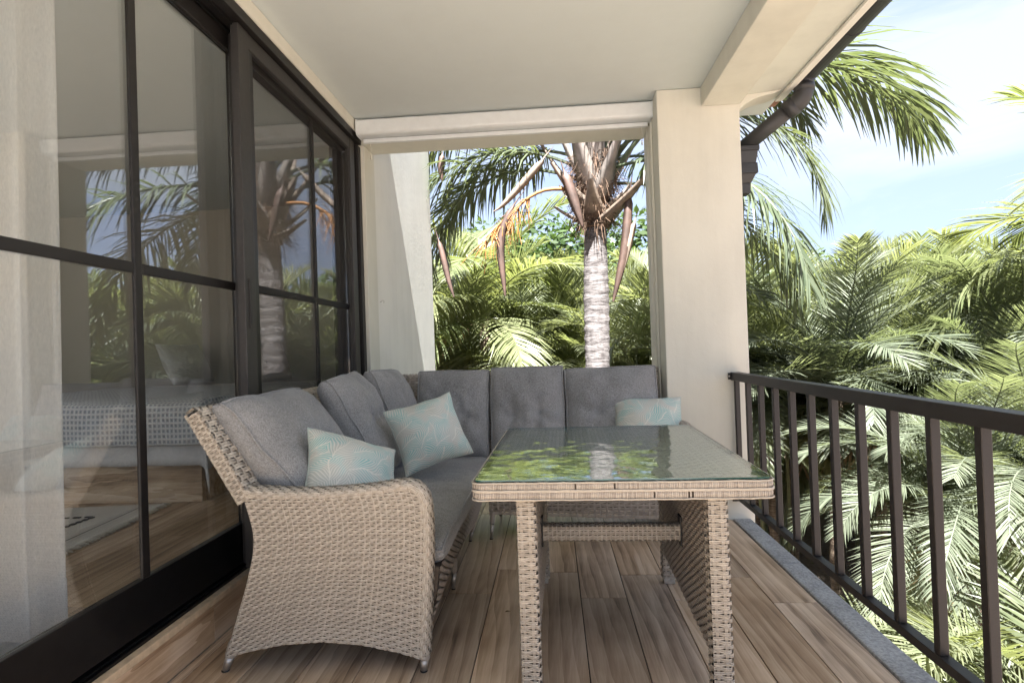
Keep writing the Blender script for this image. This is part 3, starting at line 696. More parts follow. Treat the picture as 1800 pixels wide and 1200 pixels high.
# grey back cushions of the left sofa, leaning on the reclined back (front face local -Y -> world +X)
def lean(o, x, y, z, back, rz=R(90), roll=0):
    o.matrix_world = Matrix.Translation((x,y,z)) @ Matrix.Rotation(rz,4,'Z') @ Matrix.Rotation(-back,4,'X') @ Matrix.Rotation(roll,4,'Y')
    return o
gB = 'grey back cushions'
T2 = ((-.30,.02,.028),(.30,.02,.028))
lean(cushion('back_cushion','wide grey back cushion at the scrolled wicker arm behind a teal pillow','cushion',.70,.56,.150,M_grey,40,7,((.18,-.12,.03),(-.42,-.1,.012)),1,0,.03,.009,True,gB), -1.045,2.295,.688, R(38), R(92))
lean(cushion('back_cushion','grey tufted back cushion second from the scrolled wicker arm','cushion',.60,.56,.145,M_grey,38,6.5,((-.25,0,.03),(.25,0,.03)),2,0,.03,.009,True,gB), -.985,2.905,.708, R(27), R(95), R(-1.5))
lean(cushion('back_cushion','grey back cushion squeezed into the sofa corner by the screen door','cushion',.44,.54,.14,M_grey,32,6,((.0,0,.022),),3,0,.03,.007,True,gB), -.935,3.36,.712, R(22), R(84), R(2))
# back cushions of the end sofa (front face -> world -Y)
lean(cushion('back_cushion','grey tufted back cushion of the end sofa nearest the corner','cushion',.452,.54,.145,M_grey,36,7,((-.30,-.05,.026),(.32,-.05,.026)),4,0,.03,.009,True,gB), -.622,3.50,.680, R(13), 0, R(.6))
lean(cushion('back_cushion','grey tufted middle back cushion of the end sofa','cushion',.452,.55,.15,M_grey,36,7,((-.34,-.08,.028),(.34,-.08,.028)),5,0,.03,.009,True,gB), -.162,3.50,.684, R(13), 0, R(-.3))
lean(cushion('back_cushion','wide grey tufted back cushion of the end sofa beside the column','cushion',.565,.54,.145,M_grey,40,7,((-.28,-.06,.028),(.40,-.06,.02)),6,0,.03,.009,True,gB), .352,3.505,.672, R(13), 0, R(-.8))
# seat cushions
def seat(name,label,w,h,t,seed): return cushion(name,label,'cushion',w,h,t,M_grey,46,12,(),seed,0,.012,.0065,True,'grey seat cushions',0,7)
o = seat('seat_cushion','long grey seat cushion on the left wicker sofa',.62,1.76,.115,7); o.matrix_world = Matrix.Translation((-.700,2.83,.370)) @ Matrix.Rotation(R(-90),4,'X')
o.location = (-.705,2.83,.372)
o = seat('seat_cushion','grey seat cushion of the end sofa behind the table',1.05,.46,.115,8); o.matrix_world = Matrix.Translation((.165,3.405,.372)) @ Matrix.Rotation(R(-90),4,'X')
# teal throw pillows
gP = 'teal leaf print pillows'
p = cushion('throw_pillow','teal leaf print pillow with zip edge leaning behind the scrolled arm','pillow',.37,.37,.12,M_print,34,3.2,(),11,.07,.05,.006,True,gP)
lean(p,-.775,2.12,.605,R(40),R(56),R(28))
p = cushion('throw_pillow','teal leaf print pillow propped on one corner in the sofa corner','pillow',.36,.34,.11,M_print,34,3.2,(),12,.07,.05,.007,True,gP)
lean(p,-.635,2.84,.665,R(24),R(24),R(-14))
p = cushion('throw_pillow','teal leaf print pillow lying by the column end of the sofa','pillow',.40,.38,.12,M_print,34,3.2,(),13,.07,.05,.006,True,gP)
lean(p,.545,3.34,.60,R(38),R(-4),R(0))

# ------------------------------------------------------------------ table
tb = thing('wicker_table', 'grey tan wicker dining table with glass top in front of the sofas', 'table', (.198,2.245,0), R(-1.3))
TW, TL, TH = .438, .55, .682
def ring_path(w,l,r,n=6):
    pts = []
    for cx_,cy_,a0 in ((w-r,l-r,0),(-w+r,l-r,90),(-w+r,-l+r,180),(w-r,-l+r,270)):
        pts += [(cx_+r*math.cos(R(a0+a)),cy_+r*math.sin(R(a0+a))) for a in np.linspace(0,90,n)]
    return pts
rp0 = ring_path(TW,TL,.03); rp = []
for i_,a_ in enumerate(rp0):
    b_ = rp0[(i_+1)%len(rp0)]; n_ = max(1,int(math.hypot(b_[0]-a_[0],b_[1]-a_[1])/.02)); rp += [(a_[0]+(b_[0]-a_[0])*q/n_, a_[1]+(b_[1]-a_[1])*q/n_) for q in range(n_)]
f_ring = smooth_curve([(p[0],p[1]) for p in rp+rp[:1]],10)
random.seed(9)
def wraps(z0,z1,bulge,name):
    m = MB(); n = int(f_ring.length/.0052)
    for i in range(n):
        if random.random() < .005: continue
        t0,t1 = (i+.05)/n,(i+.95)/n; a = f_ring(np.array([t0]))[0]; b = f_ring(np.array([t1]))[0]; d = b-a; d /= max(1e-9,np.hypot(*d)); nn = np.array([d[1],-d[0]]); c = (a+b)/2
        jt = random.uniform(-.0008,.0008); vs_ = []
        for q,s in ((0,0),(.25,.8),(.5,1),(.75,.8),(1,0)):
            z = z0+(z1-z0)*q; o_ = bulge*s
            vs_ += [(*(a+nn*(o_+jt)),z),(*(c+nn*(o_+.0016+jt)),z),(*(b+nn*(o_+jt)),z)]
        m.add(vs_,[(r*3+e,r*3+e+1,(r+1)*3+e+1,(r+1)*3+e) for r in range(4) for e in (0,1)])
    o = m.obj(name,M_wickg,tb,True); o['kind'] = 'stuff'
wraps(.652,.674,.004,'edge_wrap'); wraps(.625,.648,.004,'edge_wrap')
for z in (.6485,.6515,.6745,.6240):
    m = MB(); m.tube([(p[0]*1.012,p[1]*1.009,z+random.uniform(-.0008,.0008)) for p in rp+rp[:1]], .0026, 6, False); m.obj('edge_strand', M_wick, tb, True)
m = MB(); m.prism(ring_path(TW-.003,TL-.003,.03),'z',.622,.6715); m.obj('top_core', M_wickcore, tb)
weave_obj('top_weave', lambda u,v: np.stack([-TW+.02+(2*TW-.04)*u, -TL+.02+(2*TL-.04)*v, np.full_like(u,.6735)],-1), .82, 1.07, M_wickg, tb, pu=.034, pv=.022, amp=.0018)
m = MB(); m.prism(ring_path(TW-.004,TL-.004,.02),'z',.6775,.6825)
gl_ = m.obj('glass_top', M_tglass, tb)
m = MB(); rr_ = ring_path(TW-.0035,TL-.0035,.02); nq = len(rr_)
m.add([(x,y,.6776) for x,y in rr_]+[(x,y,.6824) for x,y in rr_],[(i,(i+1)%nq,(i+1)%nq+nq,i+nq) for i in range(nq)]); m.obj('glass_rim', M_gedge, gl_)
LXs = .283
for sx in (-1,1):
    x = sx*LXs; ya_, yb_ = -.50, .375
    for sgn in (1,-1):      # both faces of the side panel
        fx = x+sgn*.022
        def PF(u,v,fx=fx,sgn=sgn): return np.stack([np.full_like(u,fx), (ya_+(yb_-ya_)*u) if sgn>0 else (yb_-(yb_-ya_)*u), .135+.487*v],-1)
        weave_obj('side_panel', PF, yb_-ya_, .48, M_wickg, tb, pu=.022, pv=.0125, amp=.002, fill=.95)
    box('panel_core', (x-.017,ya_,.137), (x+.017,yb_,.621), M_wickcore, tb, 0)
    for cy_ in (ya_,yb_):
        cy_ = cy_; c4 = [(x-.027,cy_-.024),(x+.027,cy_-.024),(x+.027,cy_+.024),(x-.027,cy_+.024)]
        fr = smooth_curve([(*q,) for q in [c4[0],((c4[0][0]+c4[1][0])/2,c4[0][1]-.001),c4[1],(c4[1][0]+.001,cy_),c4[2],(x,c4[2][1]+.001),c4[3],(c4[3][0]-.001,cy_),c4[0]]],8)
        def PL(u,v,fr=fr): q = fr(u); return np.stack([q[:,0],q[:,1],.022+.600*v],-1)
        weave_obj('leg_wrap', PL, fr.length, .59, M_wick, tb, pu=.026, pv=.0125, amp=.003)
        lg = box('leg', (x-.023,cy_-.020,.004), (x+.023,cy_+.020,.621), M_wickcore, tb, 0)
        box('foot_cap', (x-.024,cy_-.021,.0005), (x+.024,cy_+.021,.0215), M_metal, lg, .002)
def PS(u,v): a = 2*np.pi*v; k = np.maximum(np.abs(np.cos(a)),np.abs(np.sin(a))); return np.stack([-LXs+.024+(2*LXs-.048)*u, -.075+.020*np.cos(a)/k*1.0, .375+.030*np.sin(a)/k],-1)
weave_obj('stretcher', PS, .5, .17, M_wick, tb, pu=.016, pv=.013, amp=.0022)
st_ = box('stretcher_core', (-LXs+.022,-.092,.348), (LXs-.022,-.058,.402), M_wickcore, tb, 0)
for sx in (-1,1): box('bracket', (sx*(LXs-.0265)-.0035,-.098,.325), (sx*(LXs-.0265)+.0035,-.052,.435), M_rubber, tb, .002)
# a small dry leaf on the planks
m = MB(); m.add([(-.012,0,.0012),(-.002,-.006,.004),(.014,0,.0015),(-.002,.006,.0045)],[(0,1,2),(0,2,3)]); lf = m.obj('fallen_leaf', M_deadleaf); lf.location = at(892,1068,2.33).xy.to_3d(); lf.location.z = .0004
lf.rotation_euler = (0,0,.3); tag(lf,'small dry fallen leaf lying on the plank floor','leaf')

# ================================================================== bedroom behind the glass
rf = tag(box('bedroom_floor', (-5.49,-1.19,RZ-.02), (-1.526,5.69,RZ-.007), M_grout, None, 0), kind='structure')
rpl = MB(); rpl.box((-PW/2+.0012,-.6+.0012,-.0065),(PW/2-.0012,.6-.0012,0)); rme = rpl.mesh('plank', M_tileroom, False, .001, 1)
for k in range(20):
    xc = -1.526-PW*(k+.5); y = -1.19-(.4*(k%3))
    while y < 5.69:
        a,b = max(y,-1.19),min(y+1.2,5.69)
        if b-a > .05: o = link('plank', rme, rf, (xc,(a+b)/2,RZ)); o.scale = (1,(b-a)/1.2,1)
        y += 1.2
BXR, BYN, BXL, BYFAR = -2.235, 3.46, -4.1, 5.55
bed = thing('bed', 'double bed on a pale wood plinth seen through the sliding glass', 'bed')
box('plinth', (BXL,BYN,RZ), (BXR,BYFAR,.42), M_bedwood, bed, .004)
box('mattress', (BXL+.01,BYN+.005,.421), (BXR-.005,BYFAR,.80), M_sheet, bed, .05, 4)
def drape(name, x0_, x1_, y0_, y1_, zt, dx, dy, mt, label, cat, seed, parent=None, corner=.1, wave=.012):
    """cloth over the bed top: falls dy over the near end (-Y) and dx over the right side (+X)"""
    nu, nv = 60, 60; us = np.linspace(0,1,nu); vs_ = np.linspace(0,1,nv); m = MB(); V = []; UV = []
    Wd, Ld = (x1_-x0_)+dx, (y1_-y0_)+dy
    for v in vs_:
        for u in us:
            a = u*Wd; b = v*Ld-dy                # b<0 hangs over the near end
            ox = max(0,a-(x1_-x0_)); oy = max(0,-b)
            x = x0_+min(a,x1_-x0_); y = y0_+max(b,0)
            z = zt - max(ox,oy) - .35*min(ox,oy)
            rnd = .03
            if oy>0: y -= rnd*(1-math.exp(-oy/.04)) + wave*math.sin(x*19+seed)*oy/.2*.8
            if ox>0: x += rnd*(1-math.exp(-ox/.04)) + wave*math.sin(y*17+seed*2)*ox/.2*.8 
            if ox>0 and oy>0: x += .30*min(ox,oy)*.5; y -= .3*min(ox,oy)*.5
            z += .012*mnoise.noise(Vector((x*3,y*3,seed)))*(1 if ox+oy==0 else .4) - (.02*max(0,1-b/.08) if oy==0 and b<.08 else 0) 
            V.append((x,y,z)); UV.append((a/2+.001,(b+dy)/2+.001))
    m.add(V,[(j*nu+i,j*nu+i+1,(j+1)*nu+i+1,(j+1)*nu+i) for j in range(nv-1) for i in range(nu-1)],UV)
    o = m.obj(name, mt, parent, True)
    so_ = o.modifiers.new('thick','SOLIDIFY'); so_.thickness = .006
    return tag(o,label,cat)
drape('bed_sheet', BXL+.02,BXR+.01,BYN-.01,BYFAR,.812,.42,.40,M_sheet,'white cotton sheet hanging over the bed plinth under the blanket','sheet',3.0,None,.1,.005)
drape('blanket', BXL+.02,BXR+.045,BYN-.045,5.0,.828,.33,.285,M_waffle,'pale waffle blanket draped over the foot of the bed','blanket',1.0,None,.1,.008)
for i,(x,y) in enumerate(((-2.72,5.30),(-3.55,5.30))):
    p = cushion('bed_pillow','cream pillow with black dotted print at the head of the bed' if i==0 else 'plain cream pillow at the far side of the bed head','pillow',.62,.42,.14,M_rug if i==0 else M_sheet,24,3.2,(),20+i,.06,.05,.005,False)
    lean(p,x,y,1.03,R(24))
    if i==0:
        for q in range(24):
            u_,v_ = (q%6)/5-.5,(q//6)/3-.5
            if abs(u_)<.35 and abs(v_)<.3: continue
            d = MB(); d.tube([(u_*.42,-.112+.10*abs(u_)**2*1.2+.12*v_*v_,v_*.26),(u_*.42,-.100+.10*abs(u_)**2*1.2+.12*v_*v_,v_*.26)],.011,8); o = d.obj('dot',M_rugblack,p)
rug = thing('bedroom_rug', 'cream woven rug with black dashes and knotted fringe beside the bed', 'rug')
RU = dict(x1=-2.36,y1=3.43,y0=2.1,x0=-3.6)
# rug lies askew: corner toward the bed
rug.location = (-2.40,3.40,RZ+.001); rug.rotation_euler = (0,0,R(6))
box('pile', (-1.5,-1.9,0), (-.06,0,.010), M_rug, rug, .004)
random.seed(3)
for i in range(70):
    y = -1.9+1.9*(i+.5)/70; m = MB(); dx = random.uniform(-.012,.012)
    m.tube([(-.062,y,.006),(-.03,y+dx*.4,.012),(.0,y+dx,.004)],[.007,.009,.004],5); m.obj('tassel', M_rug, rug, True)
for i,yy in enumerate((-.11,-.085)): pass
for xx in (-.12,-.15,-.18): box('stripe', (xx-.003,-1.88,.0102), (xx+.003,-.02,.0112), M_rugblack if xx==-.15 else M_rug, rug, 0)
def dash(a,b,n,wd=.007):
    a,b = Vector(a),Vector(b)
    for i in range(n):
        p = a.lerp(b,(i+.15)/n); q = a.lerp(b,(i+.75)/n); d = (q-p).normalized(); s = Vector((-d.y,d.x))*wd; m = MB()
        m.add([(*(p+s),.0103),(*(p-s),.0103),(*(q-s),.0103),(*(q+s),.0103),(*(p+s),.016),(*(p-s),.016),(*(q-s),.016),(*(q+s),.016)],[(4,5,6,7),(0,1,5,4),(1,2,6,5),(2,3,7,6),(3,0,4,7)]); m.obj('dash', M_rugblack, rug)
for k in range(3):
    y = -.25-.55*k
    dash((-.30,y),(-.34,y-.28),7,.012); dash((-.30,y),(-.95,y-.02),10); dash((-.34,y-.28),(-.95,y-.26),10)
# sheer curtain
cu = thing('sheer_curtain', 'white sheer curtain with deep hem hanging behind the sliding glass', 'curtain')
def curt(y0_,y1_,x,seed,name='cloth'):
    nu,nv = 220,24; V = []; random.seed(seed)
    for j in range(nv):
        z = RZ+.03+(CZ-.06-RZ)*j/(nv-1)
        for i in range(nu):
            u = i/(nu-1); f = math.sin(u*52+seed+.9*math.sin(u*9))*.034+.014*math.sin(u*97+seed*2)+.01*math.sin(z*2+u*5)
            V.append((x+f*(.8+.2*j/nv), y0_+(y1_-y0_)*u+.015*math.sin(z*1.3+u*3), z))
    for nm,(a,b),dx in (('cloth',(0,nv-1),0),('hem',(0,2),.003)):
        m = MB(); VV = [(p[0]+dx,p[1],p[2]-(0 if dx==0 else .0)) for p in V[a*nu:(b+1)*nu]]
        m.add(VV,[(j*nu+i,j*nu+i+1,(j+1)*nu+i+1,(j+1)*nu+i) for j in range(b-a) for i in range(nu-1)]); m.obj(nm, M_sheer, cu, True)
curt(.72,1.73,-1.565,2.0)
m = MB(); m.tube([(-1.565,-1.0,CZ-.035),(-1.565,4.4,CZ-.035)], .012, 8); m.obj('curtain_rail', M_whitealu, cu, True)

# ================================================================== palms and planting
def frond_mesh(name, Lg, n, ll, lw, e0, bend, mt, seed, pet=.18, vang=.35, droop=.35, plum=.0, side=0., seg=3, rr=.014, mrach=None, torn=0., tipcurl=1.0):
    rnd = random.Random(seed); K = 22; P = [Vector((0,0,0))]; T = []; yaw = 0
    for i in range(K):
        s = i/(K-1); e = e0-bend*s**1.25; yaw = side*s*s
        d = Vector((math.cos(e)*math.cos(yaw),math.cos(e)*math.sin(yaw),math.sin(e))); T.append(d); P.append(P[-1]+d*(Lg/K))
    m = MB(); m.tube(P[:-1], [rr*(1.0-.85*i/(K-1)) for i in range(K)], 5, False)
    def samp(s):
        x = s*(K-1); i = min(int(x),K-2); f = x-i; return P[i].lerp(P[i+1],f), T[i].lerp(T[min(i+1,K-1)],f).normalized()
    tw = rnd.uniform(-.25,.25)
    for q in range(n):
        s = pet+(1-pet)*(q+rnd.uniform(-.3,.3)+.5)/n; s = min(max(s,pet),.995); p,t = samp(s)
        sd = Vector((-t.y,t.x,0)); sd = sd.normalized() if sd.length > .05 else Vector((0,1,0)); nr = sd.cross(t)*-1
        nr = t.cross(sd)
        rel = (s-pet)/(1-pet); l = ll*(.45+.75*math.sin(math.pi*min(1,(rel*.80+.17))))*rnd.uniform(.85,1.1)
        for sg in (-1,1):
            if rnd.random() < torn: continue
            a = R(68-38*rel)*rnd.uniform(.9,1.1); v = vang+rnd.uniform(-.12,.12)+plum*rnd.uniform(-1,1)+tw*sg*.3
            d = (t*math.cos(a)+(sd*sg*math.cos(v)+nr*math.sin(v))*math.sin(a)).normalized()
            wv = d.cross(nr); wv = wv.normalized() if wv.length > .05 else t
            wv = (wv+nr*rnd.uniform(-.5,.5)).normalized()
            g = droop*rnd.uniform(.6,1.4); V = []; tt = np.linspace(0,1,seg+1)
            c = p.copy(); dd = d.copy()
            for i,x in enumerate(tt):
                wd = lw*((.55,1,.8,.06) if seg==3 else (.5,.9,1,.8,.5,.05))[i]*.5
                V += [c+wv*wd, c-wv*wd]
                dd = (dd+Vector((0,0,-1))*g*(2.0/seg)*(.35+x)).normalized(); c = c+dd*(l/seg)
            m.add(V,[(2*i,2*i+1,2*i+3,2*i+2) for i in range(seg)])
    me = m.mesh(name, mt, False)
    return me
def lib(sp):
    out = []
    for k,(e,b,g) in enumerate(sp['el']):
        for s in range(sp.get('var',2)):
            out.append((k, frond_mesh('frond', sp['L']*(1,.93,1.06)[s%3], sp['n'], sp['ll'], sp['lw'], R(e), R(b), sp['m'], 100*k+s+sp['seed'], sp['pet'], sp['v'], g, sp['pl'], (-.35,.4,0.1)[s%3], sp.get('seg',3), sp['r'])))
    return out
SP = {
 'areca': dict(L=2.0,n=54,ll=.50,lw=.023,m=M_areca,seed=1,pet=.22,v=.55,pl=.05,r=.012,el=((82,60,.22),(66,95,.25),(46,110,.30),(22,95,.35)),var=3),
 'date':  dict(L=1.55,n=88,ll=.27,lw=.0095,m=M_date,seed=2,pet=.10,v=.25,pl=.18,r=.012,el=((80,70,.10),(58,95,.12),(35,100,.15),(10,85,.18),(-12,60,.2)),var=2),
 'coco':  dict(L=2.6,n=70,ll=.62,lw=.028,m=M_coco,seed=3,pet=.16,v=.30,pl=.08,r=.018,el=((78,70,.25),(55,100,.35),(30,105,.45),(4,80,.55)),var=2),
 'queen': dict(L=3.0,n=92,ll=.62,lw=.024,m=M_queen,seed=4,pet=.20,v=.15,pl=.45,r=.022,el=((76,85,.5),(55,120,.6),(30,125,.7),(2,85,.8)),var=3,seg=3),
}
LIB = {k: lib(v) for k,v in SP.items()}
DEAD = [frond_mesh('frond',1.7,30,.40,.03,R(-5),R(75),M_deadleaf,77,.2,.1,.9,.3,.1,3,.012,None,.25), frond_mesh('frond',1.4,30,.36,.026,R(12),R(110),M_deadleaf,78,.2,.1,.8,.3,-.2,3,.012,None,.3)]
def curve_trunk(base, top, r0, r1, mt, parent, k=10, rings=0, wob=.05, seed=0, name='trunk'):
    n = max(8, rings*3); pts = []; rs = []
    for i in range(n+1):
        t = i/n; p = base.lerp(top,t); p = p+Vector((math.sin(t*2.6+seed)-math.sin(seed)*(1-t)-math.sin(2.6+seed)*t,math.cos(t*2.2+seed)-math.cos(seed)*(1-t)-math.cos(2.2+seed)*t,0))*wob
        pts.append(p); r = r0+(r1-r0)*t; rs.append(r*(1+(.07 if rings and i%3==0 else 0)))
    m = MB(); m.tube(pts, rs, k); return m.obj(name, mt, parent, True)
def palm(sp, name, label, crown, group, nf=14, seed=0, scale=1., stems=1, dead=1, trunk_r=.06, mt=None, lo=0, hi=9):
    rnd = random.Random(seed); g = gz(crown.x,crown.y)
    root = thing(name, label, 'palm', (crown.x,crown.y,g), 0, group)
    c0 = crown-Vector((crown.x,crown.y,g)); L_ = [x for x in LIB[sp] if lo <= x[0] <= hi]; kmax = max(x[0] for x in L_); kmin = min(x[0] for x in L_)
    for s in range(stems):
        off = Vector((rnd.uniform(-1,1),rnd.uniform(-1,1),0))*(.55 if stems>1 else 0); c = c0+off+Vector((0,0,-rnd.uniform(0,.6) if s else 0))
        curve_trunk(Vector((off.x*.35+rnd.uniform(-.1,.1),off.y*.35,-.15)), c+Vector((0,0,-.02)), trunk_r, trunk_r*.72, mt or M_stemg, root, 9, 10 if stems==1 else 6, .10, seed+s, 'trunk' if stems==1 else 'stem')
        az = rnd.uniform(0,6.28); m_ = nf//stems
        for q in range(m_):
            k = kmin+int((kmax-kmin+.999)*(q/max(1,m_-1))**.8); me = rnd.choice([x[1] for x in L_ if x[0]==k]); az += 2.399+rnd.uniform(-.3,.3)
            o = link('frond', me, root, c+Vector((0,0,-.03*q/m_)), (rnd.uniform(-.12,.12),rnd.uniform(-.12,.12),az)); f = scale*rnd.uniform(.85,1.12); o.scale = (f,f,f)
        for q in range(dead if s==0 else 0):
            o = link('frond', rnd.choice(DEAD), root, c+Vector((0,0,-.08)), (0,0,rnd.uniform(0,6.28))); o.scale = (scale*.9,)*3; o['label'] = 'dry brown hanging frond'
    return root
# the big palm outside the end opening
PY = 6.3
cb = at(1046,392,PY); g0 = gz(cb.x,cb.y)
qp = thing('feather_palm', 'tall palm with ringed grey trunk, brown hanging spathes and drooping fronds outside the opening', 'palm tree', (cb.x,cb.y,g0))
def Lq(v): return v-Vector((cb.x,cb.y,g0))
def ringed():
    m = MB(); n = 150; top = Lq(cb); bot = Vector((-.10,0,-.2)); pts = []; rs = []; rnd = random.Random(5)
    for i in range(n+1):
        t = i/n; p = bot.lerp(top,t); pts.append(p+Vector((rnd.uniform(-1,1),rnd.uniform(-1,1),0))*.002); rs.append((.155-.028*t+.006*math.sin(t*17))*(1+(rnd.uniform(.02,.06) if i%3==0 else -.01)+rnd.uniform(-.014,.014)))
    m.tube(pts, rs, 22); m.obj('trunk', M_bark, qp, True)
ringed()
rnd = random.Random(21)
# leaf bases
for q in range(19):
    az = q*2.399; lean_ = .14+.045*q; h = rnd.uniform(.8,1.25) if q < 12 else rnd.uniform(.35,.8); b = Lq(cb)+Vector((math.cos(az)*.10,math.sin(az)*.10,-.08+.03*(19-q)))
    d = Vector((math.cos(az)*math.sin(lean_),math.sin(az)*math.sin(lean_),math.cos(lean_))); sd = Vector((-math.sin(az),math.cos(az),0)); nr = Vector((math.cos(az),math.sin(az),0))
    m = MB(); V = []
    for i,t in enumerate(np.linspace(0,1,7)):
        wd = .135*(1-t)**1.3+.026; c = b+d*h*t+nr*(.05*math.sin(t*2.2))
        V += [c-sd*wd-nr*wd*.3, c+nr*.025, c+sd*wd-nr*wd*.3, c-nr*.02]
    m.add(V,[(i*4+j,i*4+(j+1)%4,(i+1)*4+(j+1)%4,(i+1)*4+j) for i in range(6) for j in range(4)]); m.obj('leaf_base', M_petiole if q%3 else M_spathel, qp, True)
# fibre tufts
fb = MB()
for q in range(900):
    az = rnd.uniform(0,6.28); zz = rnd.uniform(-.05,.75); r0 = .12+.07*zz; p = Lq(cb)+Vector((math.cos(az)*r0,math.sin(az)*r0,zz))
    d = Vector((math.cos(az)+rnd.uniform(-.8,.8),math.sin(az)+rnd.uniform(-.8,.8),rnd.uniform(-.6,.9))).normalized(); fb.tube([p,p+d*.07,p+d*rnd.choice((.12,.14,.22))+Vector((0,0,-rnd.choice((.03,.06,.22))))],[.005,.004,.002],3)
o = fb.obj('fibre', M_brownfib, qp); o['kind'] = 'stuff'
m = MB(); m.tube([Lq(cb)+Vector((0,0,z)) for z in (-.06,.1,.35,.7,1.0)],[.145,.17,.165,.12,.06],12); m.obj('crown_shaft', M_brownfib, qp, True)
# fronds
az = .4
for q in range(13):
    k = min(3,int(4*(q/12)**.9)); me = rnd.choice([x[1] for x in LIB['queen'] if x[0]==k]); az += 2.399
    a_ = az % (2*math.pi)
    if abs(((a_-(-math.pi/2)+math.pi)%(2*math.pi))-math.pi) < .62 and k>=1: a_ += 1.2     # none straight into the balcony
    if (math.sin(a_) > .7 and k >= 1) or (math.cos(a_) < -.2 and math.sin(a_) < -.05): continue
    o = link('frond', me, qp, Lq(cb)+Vector((math.cos(a_)*.08,math.sin(a_)*.08,.85-.035*q)), (0,0,a_))
for a_,k,z,f in ((R(-14),1,.45,1.48),(R(-24),1,.3,1.35),(R(-52),0,1.55,1.5),(R(-8),0,.6,1.2),(R(178),0,.9,1.05),(R(186),1,1.15,1.05),(R(163),1,.8,1.0),(R(150),2,.7,1.0),(R(158),2,.45,1.0),(R(176),2,1.0,1.0),(R(-40),0,1.1,1.25)):
    me = rnd.choice([x[1] for x in LIB['queen'] if x[0]==k]); o = link('frond', me, qp, Lq(cb)+Vector((math.cos(a_)*.08,math.sin(a_)*.08,z)), (0,0,a_)); o.scale = (f,f,f)
# spathes: long boat-shaped husks
def spathe(pts, wmax, mt):
    f = smooth_curve([tuple(Lq(Vector(p))) for p in pts],12); m = MB(); V = []; n = 16
    for i in range(n+1):
        t = i/n; c = Vector(f(np.array([t]))[0]); wd = wmax*(math.sin(math.pi*min(1,t*.9+.06))**.7)*(.35 if t<.2 else 1)*(1 if t>.2 else .6+2*t)
        s = Vector((1,.25,0)).normalized(); nr = Vector((.2,-1,.1)).normalized()
        V += [c-s*wd, c-s*wd*.45+nr*wd*.7, c+s*wd*.45+nr*wd*.7, c+s*wd, c-nr*wd*.15]
    m.add(V,[(i*5+j,i*5+(j+1)%5,(i+1)*5+(j+1)%5,(i+1)*5+j) for i in range(n) for j in range(5)]); m.obj('spathe', mt, qp, True)
sy = 6.0
for pp,wd,mt in (([(972,258),(930,310),(885,360),(868,372)],.055,M_spathel),([(925,330),(895,375),(880,430),(888,520)],.045,M_spathe),([(985,282),(1000,325),(1015,372),(1024,398)],.065,M_spathe),
                 ([(1112,300),(1105,360),(1098,440),(1078,530)],.055,M_spathe),([(1122,370),(1112,400),(1100,450),(1094,480)],.045,M_spathel),([(764,400),(776,440),(788,490),(798,522)],.035,M_spathe),([(778,262),(776,285),(775,300),(777,318)],.035,M_spathe)):
    spathe([at(x,y,sy) for x,y in pp], wd, mt)
# orange fruit stalk
f = smooth_curve([tuple(Lq(at(x,y,6.05))) for x,y in ((1000,332),(955,335),(915,358),(880,392),(852,425))],20)
m = MB(); m.tube([f(np.array([t]))[0] for t in np.linspace(0,1,14)],[.022-.013*t for t in np.linspace(0,1,14)],7); fs_ = m.obj('flower_stalk', M_orange, qp, True)
m = MB()
for q in range(90):
    t = rnd.uniform(.35,1); p = Vector(f(np.array([t]))[0]); d = Vector((rnd.uniform(-.6,.25),rnd.uniform(-.5,.5),rnd.uniform(-1,-.1))).normalized(); l = rnd.uniform(.15,.38)
    m.tube([p,p+d*l*.5,p+d*l+Vector((0,0,-.05))],[.005,.004,.002],4)
o = m.obj('flower_strand', M_orange, fs_); o['kind'] = 'stuff'
# palm leaning in from the right
palm('coco','coconut_palm','yellow green palm whose long fronds reach past the open right side',at(2060,445,6.2),None,16,31,1.0,1,2,.11,M_barkb)
palm('coco','coconut_palm','large green palm with arching fronds and rough brown trunk beyond the opening',at(850,560,11.0),None,20,32,1.3,1,3,.13,M_barkb)
# clumping cane palms: the tall hedge
gH = 'cane palms of the tall hedge'; lab = 'clumping cane palm with arching green fronds in the tall hedge'
spots = [(1350,520,10),(1440,500,10.5),(1530,505,10),(1620,500,10.5),(1710,510,9.5),(1800,520,9),(1390,600,9),(1490,590,9.3),(1590,600,9),(1680,620,8.6),(1780,640,8),(1900,560,8.5),
         (1330,640,8.5),(1260,520,9.5),(1180,560,8.5),(1120,540,9),(1100,640,8),(1020,560,10),(950,520,10.5),(960,640,8.5),(900,640,9.2),(780,520,9.5),(770,620,8.2),(860,470,11.5),(1000,470,12),(1130,470,11.5),(690,560,10),(600,560,11),(1240,640,8.5),
         (1400,455,13),(1500,450,13.5),(1600,452,13),(1700,458,12.5),(1820,470,12),(1960,470,11),(2050,560,9),(2150,520,10),(2300,560,9),(1340,690,9.8),(1450,700,10.2),(1560,705,10.2),(1670,695,9.8),(1780,690,9.2)]
for i,(x,y,Y) in enumerate(spots):
    y += 115 if y < 540 else 60
    lb, gr = (lab,gH) if Y < 12 else ('cane palm showing only its top fronds behind the tall hedge','cane palms behind the tall hedge')
    if x < 1170: Y += 2.8
    if x < 1170: lb, gr = 'cane palm growing behind the ringed grey trunk, framed by the end opening','cane palms framed by the end opening'
    palm('areca','cane_palm',lb,at(x,y,Y),gr,22,200+i,(1.0 if Y<12 else 1.1) if x >= 1170 else 1.28,3,2 if i%2 else 1,.028)
